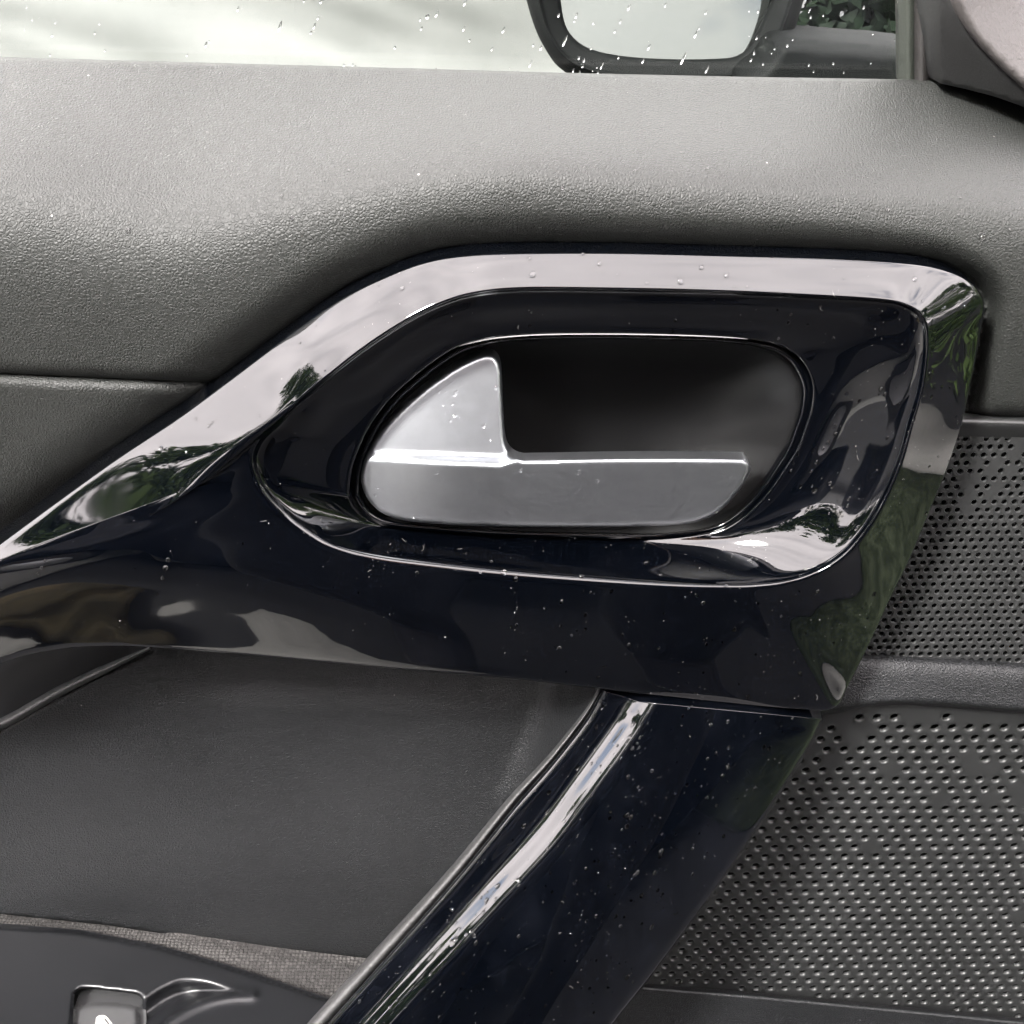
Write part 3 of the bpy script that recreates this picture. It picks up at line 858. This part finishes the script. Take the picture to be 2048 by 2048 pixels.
# lower grille: leans back a little towards its foot
pl = P([1200], [1396], [.0030])[0]
tl = math.radians(-7)
ezl = Vector((0, math.sin(tl), math.cos(tl))); nl = Vector((0, -math.cos(tl), math.sin(tl)))
def region_lo(u, v):
    return u < 2320 and v < 2140 and u > np.interp(v, [1380, 2100], [1560, 1090])
top_lo = [(1600,1425),(1670,1419),(1740,1406),(1819,1403),(1950,1410),(2048,1419),(2320,1450)]
bot_lo = [(1200,1965),(1289,1975),(1500,1992),(1713,2012),(2048,2045),(2320,2075)]
def keep_lo(u, v, i, j):
    if v < np.interp(u, [a for a, b in top_lo], [b for a, b in top_lo]) + 26: return False
    if v > np.interp(u, [a for a, b in bot_lo], [b for a, b in bot_lo]) - 12: return False
    den = np.interp(v, [1420, 1560, 1700, 1850, 2000], [.40, .27, .18, .12, .10])
    n = .6 * vnoise(u / 60, v / 34, 9) + .4 * vnoise(i * 5.3, j * 9.7, 2)
    return n > den
grille('lower_speaker_grille', pl, (1, 0, .010), ezl, nl, .0050, .00132, 60, 60, region_lo, keep_lo, .0013, M['grille'], .27)

M['hole_backing'] = plain('black speaker cloth', (.004, .004, .004), .9, 0, .1)  # black sheet added behind the grilles to make the holes dark
slab('grille_hole_backing', [(1500,800),(2330,800),(2330,1420),(1500,1420)], -.009, -.011, M['hole_backing'], door)
slab('grille_hole_backing', [(1500,1380),(2340,1380),(2340,2180),(1080,2180)], -.026, -.028, M['hole_backing'], door)
# smooth band between the grilles and sill below
band_r = crom([(1560,1312),(1734,1312),(1880,1318),(2048,1328),(2320,1350)], 6)
band_b = crom([(1560,1430),(1670,1420),(1745,1407),(1840,1405),(2048,1421),(2320,1450)], 6)
nb = min(len(band_r), len(band_b)); 
def rs_(x, n):
    t = np.linspace(0, len(x) - 1, n); i = np.arange(len(x)); return np.stack([np.interp(t, i, x[:, 0]), np.interp(t, i, x[:, 1])], -1)
br, bb2 = rs_(band_r, 50), rs_(band_b, 50)
rows = []
for t_, hh in ((-.10, -.004), (0, .0010), (.06, .0030), (.2, .0046), (.45, .0058), (.7, .0066), (.88, .0072), (.97, .0076), (1.02, .0066), (1.06, .0040)):
    uv = lerp(br, bb2, t_); rows.append(P(uv[:, 0], uv[:, 1], np.full(50, hh)))
strip('grille_band', rows, M['pocket'], door, sub=1)
fr = rs_(crom(bot_lo, 6), 50)
rows = []
for dv, hh in ((-8, -.004), (-4, .0020), (2, .0038), (8, .0034), (40, .0030), (120, .0040), (220, .006)):
    rows.append(P(fr[:, 0], fr[:, 1] + dv, np.full(50, hh + 0.0)))
strip('lower_sill', rows, M['pocket'], door, sub=1)
# upper rail above the upper grille
rl = rs_(np.array([(1880,838),(2048,842),(2320,852)], float), 20); rows = []
for dv, hh in ((-14, -.006), (-9, .001), (2, .0032), (12, .0030), (24, .0012), (36, -.0004)):
    rows.append(P(rl[:, 0], rl[:, 1] + dv, np.full(20, hh)))
strip('grille_rail', rows, M['grille'], door, sub=1)

# unseen dark car added behind the person to darken reflections in the gloss
def car():
    root = bpy.data.objects.new('added_dark_car', None); COL.objects.link(root); root.location = (.4, -2.3, 0)
    tag(root, 'dark blue hatchback added out of view behind the person to darken the mirrored scene', 'car')
    M['paint'] = plain('dark blue paint', (.006, .007, .012), .35, 0, .3); M['tyre'] = plain('tyre rubber', (.01, .01, .01), .8); M['rim'] = plain('alloy rim', (.35, .35, .36), .4, .8)
    M['pane'] = plain('dark car window', (.004, .005, .005), .15, 0, .3); M['lamp'] = plain('lamp glass', (.25, .03, .02), .2)
    def hull(name, prof, y0, y1, mat, inset=0.0, bev=.05):
        bm = bmesh.new(); a = [bm.verts.new((x, y0 + (inset if z > 1.0 else 0) * (z - 1.0) / .5, z)) for x, z in prof]; b = [bm.verts.new((x, y1 - (inset if z > 1.0 else 0) * (z - 1.0) / .5, z)) for x, z in prof]
        n = len(prof); bm.faces.new(a); bm.faces.new(b[::-1])
        for i in range(n): bm.faces.new((a[(i + 1) % n], a[i], b[i], b[(i + 1) % n]))
        bmesh.ops.recalc_face_normals(bm, faces=bm.faces)
        if bev: bmesh.ops.bevel(bm, geom=bm.edges[:], offset=bev, segments=3, affect='EDGES')
        me = bpy.data.meshes.new(name); bm.to_mesh(me); bm.free(); return link(name, me, mat, root)
    arch = lambda cx: [(cx + .36 * math.cos(t), .30 + .36 * math.sin(t)) for t in np.linspace(math.pi * .95, math.pi * .05, 9)]
    body = [(-1.62, .28), (-1.66, .60), (-1.58, .90), (-1.2, .97), (1.35, .98), (2.2, .86), (2.42, .66), (2.42, .28)] + [(x, z) for x, z in reversed(arch(1.72))] + [(1.2, .22), (-.4, .22)] + [(x, z) for x, z in reversed(arch(-.95))]
    hull('body', body, -3.15, -1.50, M['paint'], 0, .03)
    hull('cabin', [(-1.5, .95), (-1.30, 1.34), (-1.0, 1.47), (.25, 1.48), (.65, 1.36), (1.40, .96)], -3.08, -1.57, M['paint'], .16, .04)
    for pts in ([(-1.22, 1.03), (-1.10, 1.32), (-.95, 1.38), (-.62, 1.38), (-.62, 1.03)], [(-.56, 1.03), (-.56, 1.39), (.20, 1.39), (.20, 1.03)], [(.26, 1.03), (.26, 1.38), (.52, 1.31), (1.08, 1.03)]):
        hull('window', pts, -1.60, -1.585, M['pane'], -.16 * 0, .004).location.y = .025
    for cx in (-.95, 1.72):
        for y in (-1.58, -3.07):
            t = tube('tyre', [(cx, y - .1, .30), (cx, y - .09, .30), (cx, y + .07, .30), (cx, y + .08, .30)], [.27, .30, .30, .27], M['tyre'], root, 28)
            r = tube('rim', [(cx, y + .075, .30), (cx, y + .092, .30)], [.19, .17], M['rim'], None, 16); r.parent = t
    hull('door_handle', [(-.48, .86), (-.48, .89), (-.28, .89), (-.28, .86)], -1.50, -1.47, M['paint'], 0, .006)
    if False: hull('tail_light', [(-1.60, .72), (-1.60, .90), (-1.42, .90), (-1.46, .72)], -1.60, -1.485, M['lamp'], 0, .01)
car()

# ------------------------------------------------------------------ photographer (mirrored as the dark shape in the gloss)
def person():
    J = {'pelvis': ((.02, -.98, .92), .15), 'belly': ((.02, -.95, 1.08), .145), 'chest': ((.02, -.88, 1.28), .16), 'neck0': ((.02, -.82, 1.43), .075), 'neck': ((.02, -.80, 1.50), .058),
         'skull': ((.02, -.77, 1.60), .088), 'crown': ((.02, -.76, 1.69), .07),
         'hipL': ((-.09, -.98, .86), .105), 'kneeL': ((-.12, -.93, .48), .066), 'ankL': ((-.13, -.98, .09), .045), 'toeL': ((-.15, -.80, .045), .04),
         'hipR': ((.13, -.98, .86), .105), 'kneeR': ((.16, -.95, .48), .066), 'ankR': ((.17, -1.02, .09), .045), 'toeR': ((.20, -.84, .045), .04),
         'shL': ((-.17, -.85, 1.38), .07), 'elL': ((-.24, -.64, 1.16), .048), 'wrL': ((-.10, -.42, 1.11), .032),
         'shR': ((.21, -.85, 1.38), .07), 'elR': ((.28, -.64, 1.16), .048), 'wrR': ((.12, -.42, 1.11), .032)}
    E = [('pelvis','belly'),('belly','chest'),('chest','neck0'),('neck0','neck'),('neck','skull'),('skull','crown'),('pelvis','hipL'),('hipL','kneeL'),('kneeL','ankL'),('ankL','toeL'),
         ('pelvis','hipR'),('hipR','kneeR'),('kneeR','ankR'),('ankR','toeR'),('chest','shL'),('shL','elL'),('elL','wrL'),('chest','shR'),('shR','elR'),('elR','wrR')]
    for s_, sx in (('L', -1), ('R', 1)):
        w = Vector(J['wr' + s_][0]); palm = w + Vector((-sx * .035, .045, .005)); J['palm' + s_] = (tuple(palm), .024); E.append(('wr' + s_, 'palm' + s_))
        for f, (dz, ln) in enumerate(((.028, .040), (.010, .046), (-.008, .043), (-.024, .034))):
            a = palm + Vector((-sx * .012, .022, dz)); b = a + Vector((-sx * ln * .8, .004, 0)); c = b + Vector((-sx * ln * .35, -.022, 0))
            for nm, q, r in (('a', a, .0095), ('b', b, .0085), ('c', c, .0075)): J['f%s%d%s' % (s_, f, nm)] = (tuple(q), r)
            E += [('palm' + s_, 'f%s%da' % (s_, f)), ('f%s%da' % (s_, f), 'f%s%db' % (s_, f)), ('f%s%db' % (s_, f), 'f%s%dc' % (s_, f))]
        a = palm + Vector((0, -.012, .026)); b = a + Vector((-sx * .028, -.012, .016))
        J['t%sa' % s_] = (tuple(a), .010); J['t%sb' % s_] = (tuple(b), .0085); E += [('palm' + s_, 't%sa' % s_), ('t%sa' % s_, 't%sb' % s_)]
    for k_ in ('pelvis','belly','hipL','kneeL','ankL','toeL','hipR','kneeR','ankR','toeR'):
        q, r = J[k_]; J[k_] = ((q[0], q[1] + .27, q[2]), r * 1.15)
    names = list(J); ii = {n: k for k, n in enumerate(names)}
    me = bpy.data.meshes.new('person'); me.from_pydata([J[n][0] for n in names], [(ii[a], ii[b]) for a, b in E], []); me.update()
    o = bpy.data.objects.new('person_cage', me); COL.objects.link(o)
    sk = o.modifiers.new('skin', 'SKIN')
    for k, n in enumerate(names):
        r = J[n][1]; d = me.skin_vertices[0].data[k]
        d.radius = (r * 1.25, r) if n in ('chest', 'belly', 'pelvis') else (r, r); d.use_root = n == 'pelvis'
    sb = o.modifiers.new('sub', 'SUBSURF'); sb.levels = 2
    bpy.context.view_layer.update()
    ev = o.evaluated_get(bpy.context.evaluated_depsgraph_get()); m2 = bpy.data.meshes.new_from_object(ev)
    bpy.data.objects.remove(o)
    m2.name = 'person'; m2.materials.clear()
    for m in (M['jacket'], M['trousers'], M['skin'], M['shoe']): m2.materials.append(m)
    for p in m2.polygons:
        p.use_smooth = True; c = p.center
        p.material_index = 3 if c.z < .075 else 1 if c.z < .90 else 2 if (c.z > 1.475 or (c.y > -.435 and c.z < 1.25)) else 0
    b = bpy.data.objects.new('person', m2); COL.objects.link(b)
    tag(b, 'person in a dark navy jacket standing behind the camera, mirrored in the gloss', 'person')
    # hair, nose, ears, eyes ride on the head
    def blob(name, c, r, mat, cut=None):
        bm = bmesh.new(); bmesh.ops.create_uvsphere(bm, u_segments=20, v_segments=12, radius=1)
        for v in bm.verts: v.co = Vector((c[0] + v.co.x * r[0], c[1] + v.co.y * r[1], c[2] + v.co.z * r[2]))
        if cut: bmesh.ops.bisect_plane(bm, geom=bm.verts[:] + bm.edges[:] + bm.faces[:], plane_co=cut[0], plane_no=cut[1], clear_outer=True)
        mm = bpy.data.meshes.new(name); bm.to_mesh(mm); bm.free(); q = link(name, mm, mat); q.parent = b; return q
    blob('hair', (.02, -.785, 1.645), (.095, .11, .105), M['hair'], ((.02, -.735, 1.65), (0, .8, -.6)))
    blob('nose', (.02, -.672, 1.595), (.014, .02, .026), M['skin'])
    for sx in (-1, 1):
        blob('ear', (.02 + sx * .088, -.78, 1.60), (.012, .022, .034), M['skin'])
        blob('eye', (.02 + sx * .032, -.690, 1.622), (.013, .010, .009), M['white_print'])
    blob('mouth', (.02, -.690, 1.555), (.026, .010, .007), M['lips'])
    ph = box('phone', -.072, .072, -.408, -.400, 1.075, 1.150, M['gloss']); tag(ph, 'black phone held up in both hands of the person', 'phone')
M['jacket'] = plain('navy jacket', (.008, .0085, .012), .9, 0, .2); M['trousers'] = plain('dark trousers', (.008, .008, .010), .9, 0, .2)
M['skin'] = plain('skin', (.45, .28, .2), .5); M['shoe'] = plain('shoe', (.02, .02, .02), .5); M['hair'] = plain('hair', (.03, .02, .014), .6); M['lips'] = plain('lips', (.35, .14, .12), .5)
person()

# ------------------------------------------------------------------ rain drops
bpy.context.view_layer.update()
dg = bpy.context.evaluated_depsgraph_get()
def bvh(o): return BVHTree.FromObject(o, dg)
def hit(tree, u, v):
    a = P(u, v, .12); d = (Vector(a) - CAM).normalized()
    loc, n, i, dist = tree.ray_cast(CAM, d)
    if loc is not None and n.dot(d) > 0: n = -n
    return loc, n
def drops(name, specs, parent):
    """specs: (tree, u, v, radius_px, stretch, slant)"""
    vs, fs = [], []
    for tree, u, v, rp_, st, sl in specs:
        loc, n = hit(tree, u, v)
        if loc is None: continue
        r = rp_ * (loc - CAM).dot(Vector((0, _c, -_s))) * T / 1024
        g = Vector((sl, 0, -1)); g = (g - n * g.dot(n))
        g = g.normalized() if g.length > 1e-4 else Vector((1, 0, 0)); w = n.cross(g)
        SEG, RN = 10, 4; b0 = len(vs); wob = [1 + .12 * random.uniform(-1, 1) for _ in range(SEG)]
        for q in range(RN):
            ph = q / RN * math.pi / 2
            for k in range(SEG):
                t2 = 2 * math.pi * k / SEG
                rad = r * math.cos(ph) * wob[k]
                a = g * (math.cos(t2) * rad * st) + w * (math.sin(t2) * rad * (1 - .18 * max(0, -math.cos(t2))))
                vs.append(loc + a + n * (r * .72 * math.sin(ph) - r * .04))
        vs.append(loc + n * r * .70)
        for q in range(RN - 1):
            for k in range(SEG):
                k2 = (k + 1) % SEG; fs.append([b0 + q * SEG + k, b0 + q * SEG + k2, b0 + (q + 1) * SEG + k2, b0 + (q + 1) * SEG + k])
        for k in range(SEG): fs.append([b0 + (RN - 1) * SEG + k, b0 + (RN - 1) * SEG + (k + 1) % SEG, b0 + RN * SEG])
        fs.append([b0 + k for k in range(SEG)][::-1])
    me = mesh(name, vs, fs)
    bm = bmesh.new(); bm.from_mesh(me); bmesh.ops.recalc_face_normals(bm, faces=bm.faces); bm.to_mesh(me); bm.free()
    o = link(name, me, M['water'], door); o['kind'] = 'stuff'
    return o
tb, tl_, tp, tg, tw = bvh(bezel), bvh(lever), bvh(upper), bvh(bar), bvh(glass)
rs = np.random.RandomState(11)
S = []
for u, v, r in [(1065,549,7.5),(1059,517,4.5),(1166,508,3.5),(1199,527,5),(1206,545,2),(1235,549,2.2),(1312,550,2),(1294,566,3.5),(1357,552,2.2),(1361,563,6.5),(1403,535,5.5),(1453,551,5),(1469,574,2.5),(1494,573,3),(1549,543,2.2),(1544,515,2),(1830,558,5),(1687,557,2.5),(1737,553,2),(1667,537,1.5),
                 (804,577,5),(757,571,2),(944,544,2),(600,686,2.5),(322,897,5),(418,851,4),(392,838,3),(373,905,2.2),(518,832,2.5),(424,846,3.5),(650,742,2),
                 (342,1104,3),(336,1119,5),(331,1136,6),(325,1156,4.5),(270,1137,2),(486,1087,2.5),(83,1135,4),(76,1146,3.5),(90,1121,3),(315,1188,2.5),
                 (1060,651,3.5),(1063,625,3),(1351,641,4),(1345,662,4),(1582,629,3.5),(1577,645,4),(1615,650,3.5),(1667,676,3.5),(1557,677,3),(1555,620,2),(1808,618,3),(1790,625,3)]:
    S.append((tb, u, v, r, 1.15, rs.uniform(-.5, 0)))
for u, v in [(1719,802),(1665,788),(1693,788),(1770,788),(1762,778),(1774,876),(1668,852),(1670,869),(1656,885),(1628,900),(1646,898),(1595,911),(1588,928),(1633,924),(1581,942),(1622,942),(1624,972),(1628,981),(1631,981),(1601,973),(1660,966),(1664,974),(1698,997),(1695,1011),(1617,1015),(1612,1022),(1658,1027),(1706,1046),(1714,1056)]:
    S.append((tb, u, v, rs.uniform(2.0, 4.2), rs.uniform(1.1, 2.2), -.5))
for _ in range(130):   # right flank and lower face
    u = rs.uniform(1000, 1900); v = rs.uniform(1170, 1400)
    S.append((tb, u, v, rs.choice([1.3, 1.8, 2.4, 3.2, 4.0], p=[.3, .3, .2, .12, .08]), rs.uniform(1, 1.6), -.4))
for _ in range(45): S.append((tb, rs.uniform(1840, 1950), rs.uniform(600, 1100), rs.uniform(1, 3), rs.uniform(1, 1.9), -.5))
for _ in range(60): S.append((tb, rs.uniform(740, 1560), rs.uniform(1075, 1150), rs.choice([1.0, 1.4, 2.0, 4.0], p=[.45, .3, .17, .08]), 1.1, -.3))
for u, v, r in [(1008,1145,6),(1031,1158,5.5),(1163,1153,5.5),(1452,1171,4),(961,1144,3),(984,1122,5.5),(1291,1125,6),(1320,1150,6.5)]: S.append((tb, u, v, r, 1.2, -.3))
for _ in range(60): S.append((tb, rs.uniform(480, 900), rs.uniform(880, 1260), rs.choice([1, 1.4, 2.2], p=[.6, .3, .1]), 1.1, -.3))
for _ in range(90): S.append((tb, rs.uniform(60, 1900), rs.uniform(520, 1300), rs.uniform(.9, 1.5), 1.1, -.3))
drops('rain_drops', S, door)
S = [(tl_, u, v, r, st, -.4) for u, v, r, st in [(910,787,5,1.6),(886,810,3.5,1.2),(905,808,3.5,1.4),(908,832,4,1),(913,830,3,1),(901,842,3.5,1.2),(967,851,5,1.5),(992,775,4.5,1.2),(873,945,5,1.2),(1041,941,4.5,1),(826,1032,5,1.3),(754,974,5,1),(752,990,4.5,1.3),(1296,917,5,.8),(1157,945,5,1.6),(1194,962,4.5,1.3)]]
for _ in range(9): S.append((tl_, rs.uniform(870, 990), rs.uniform(780, 900), rs.uniform(1.2, 3), rs.uniform(1, 1.5), -.4))
drops('rain_drops', S, door)
S = [(tp, u, v, r, 1.1, -.4) for u, v, r in [(256,461,6),(197,308,3.5),(164,332,3),(292,248,3.2),(585,436,5),(564,392,3.2),(698,342,4),(607,247,4),(702,270,2.8),(833,190,3),(897,213,3),(930,231,4),(925,290,2.6),(667,222,2.8),(227,493,3),(346,367,2.5),(1125,375,4.5),(1271,342,4),(1270,380,3),(1348,403,4),(1362,305,3),(1440,302,2.8),(1415,337,4.5),(1528,406,4.5),(1600,416,4.5),(1668,414,3.5),(1775,420,5.5),(1920,395,4),(2018,460,5),(1965,475,7),(1809,311,3.5),(1917,430,3),(1519,322,3),(1655,366,3),(330,419,3)]]
for _ in range(60): S.append((tp, rs.uniform(0, 2048), rs.uniform(180, 440), rs.uniform(1.0, 2.2), 1.1, -.3))
drops('rain_drops', S, door)
S = []
for _ in range(520):
    v = rs.uniform(1405, 2048); u = np.interp(v, [1400, 2048], [1180, 640]) + rs.rand() * np.interp(v, [1400, 2048], [450, 585])
    S.append((tg, u, v, rs.choice([1.1, 1.7, 2.6, 3.8], p=[.5, .28, .15, .07]), rs.uniform(1, 1.8), -.5))
for u, v, r in [(907,1884,8),(995,1772,5),(973,1800,4.5),(972,1805,3),(1320,1713,4),(1183,1527,3),(942,1862,3.5),(861,1948,3),(780,2014,4),(794,2000,3),(1310,1745,4),(1275,1745,4.5),(1260,1473,4.5),(1456,1443,3.5),(1528,1494,4),(1538,1496,4),(1374,1569,3.5),(1255,1630,4),(1262,1634,4),(1254,1653,4.5),(1322,1703,5)]: S.append((tg, u, v, r, 1.5, -.5))
drops('rain_drops', S, door)
S = [(tw, u, v, r * .78, st, -.45) for u, v, r, st in [(1130,82,2.6,6),(1118,30,2.2,3),(1153,32,2,4),(1149,42,2.5,1.5),(1154,27,2.3,1.4),(1258,15,2.6,3.5),(1241,43,2,3.4),(1230,63,2,2.5),(1331,10,1.8,3.5),(1412,25,2,3),(1392,68,2.4,4.5),(1398,57,2.3,1.5),(1298,94,2.4,4),(1367,117,2.7,7),(1286,122,2.8,2.6),(1237,115,2.4,2),(1414,139,2.4,4.2),(1158,116,2.8,1.8),(1168,121,3,1.9),(1165,133,2.8,1.5),(1159,145,3.4,1.5),(1204,131,2.2,5),(1196,145,2,3),(1082,96,3,2.6),(1067,90,2,2.4),(1061,128,2,5),(1182,97,2.2,2),(1513,76,3,1.5),(1508,107,3,1.4),(1502,120,2.5,2.5),
     (104,71,3,1.2),(100,110,2.5,1.2),(111,45,2,2),(210,101,2.4,1.4),(190,66,2,2),(199,47,2,2),(412,89,3,2.8),(560,52,3,5),(636,36,3,1.8),(629,52,2.4,3.4),(622,65,2.4,2),(642,3,3,2),(855,33,5,1.4),(874,27,2.4,4.5),(843,57,2,3),(790,95,2.4,2),(939,81,2.2,2),(928,57,2,4),(1007,60,2.4,4),(984,98,2,3),(688,130,3,1.5),(538,131,2.5,1.3),(374,110,2.5,1.5),(476,18,2.5,3),(930,5,2.5,4),(608,2,2,2)]]
for _ in range(24): S.append((tw, rs.uniform(1480, 1808), rs.uniform(0, 160), rs.uniform(1, 2.4), rs.uniform(1, 1.8), -.4))
for _ in range(16): S.append((tw, rs.uniform(0, 1480), rs.uniform(0, 150), rs.uniform(.8, 1.6), rs.uniform(1, 3), -.4))
drops('rain_drops', S, door)

# ------------------------------------------------------------------ dust flecks and a few fine fibres caught on the gloss
def dust():
    M['lint'] = plain('pale dust', (.30, .295, .28), .9)
    vs, fs = [], []
    spots = [(tb, 950, 1900, 1165, 1400, 120), (tb, 720, 1560, 1072, 1150, 90), (tb, 1640, 1845, 640, 1080, 60), (tb, 60, 900, 900, 1280, 70), (tb, 700, 1800, 590, 670, 30), (tg, 700, 1580, 1410, 2048, 240), (tp, 0, 2048, 160, 470, 30)]
    for tree, u0, u1, v0, v1, n in spots:
        for _ in range(n):
            loc, nn = hit(tree, rs.uniform(u0, u1), rs.uniform(v0, v1))
            if loc is None: continue
            r = .00005 * (1 + .5 * rs.pareto(3.0)); r = min(r, .00018)
            x = nn.orthogonal().normalized(); a = rs.uniform(0, 6.28); x = Matrix.Rotation(a, 3, nn) @ x; y = nn.cross(x); st = rs.uniform(1, 2.0); b0 = len(vs)
            vs += [loc + x * r * st, loc + y * r, loc - x * r * st * rs.uniform(.6, 1), loc - y * r * rs.uniform(.6, 1), loc + nn * r * .8]
            fs += [[b0 + k, b0 + (k + 1) % 4, b0 + 4] for k in range(4)]
    for tree, u0, u1, v0, v1, n in spots[:6]:
        for _ in range(3):
            u, v = rs.uniform(u0, u1), rs.uniform(v0, v1); a = rs.uniform(0, 6.28); bend = rs.normal() * .35; L_ = rs.uniform(1.5, 4.0)
            pts = []
            for k in range(5):
                loc, nn = hit(tree, u, v)
                if loc is None: break
                pts.append((loc + nn * .00005, nn)); u += math.cos(a) * L_; v += math.sin(a) * L_; a += bend
            if len(pts) < 5 or max((pts[i + 1][0] - pts[i][0]).length for i in range(4)) > .003: continue
            b0 = len(vs); r = .000016
            for i, (p, nn) in enumerate(pts):
                d = (pts[min(i + 1, 4)][0] - pts[max(i - 1, 0)][0]).normalized(); x = d.cross(nn).normalized()
                for q in range(4): vs.append(p + r * (math.cos(q * math.pi / 2) * x + math.sin(q * math.pi / 2) * nn))
            for i in range(4):
                for q in range(4): fs.append([b0 + i * 4 + q, b0 + i * 4 + (q + 1) % 4, b0 + i * 4 + 4 + (q + 1) % 4, b0 + i * 4 + 4 + q])
    o = link('dust', mesh('dust', vs, fs), M['lint'], door); o['kind'] = 'stuff'
dust()
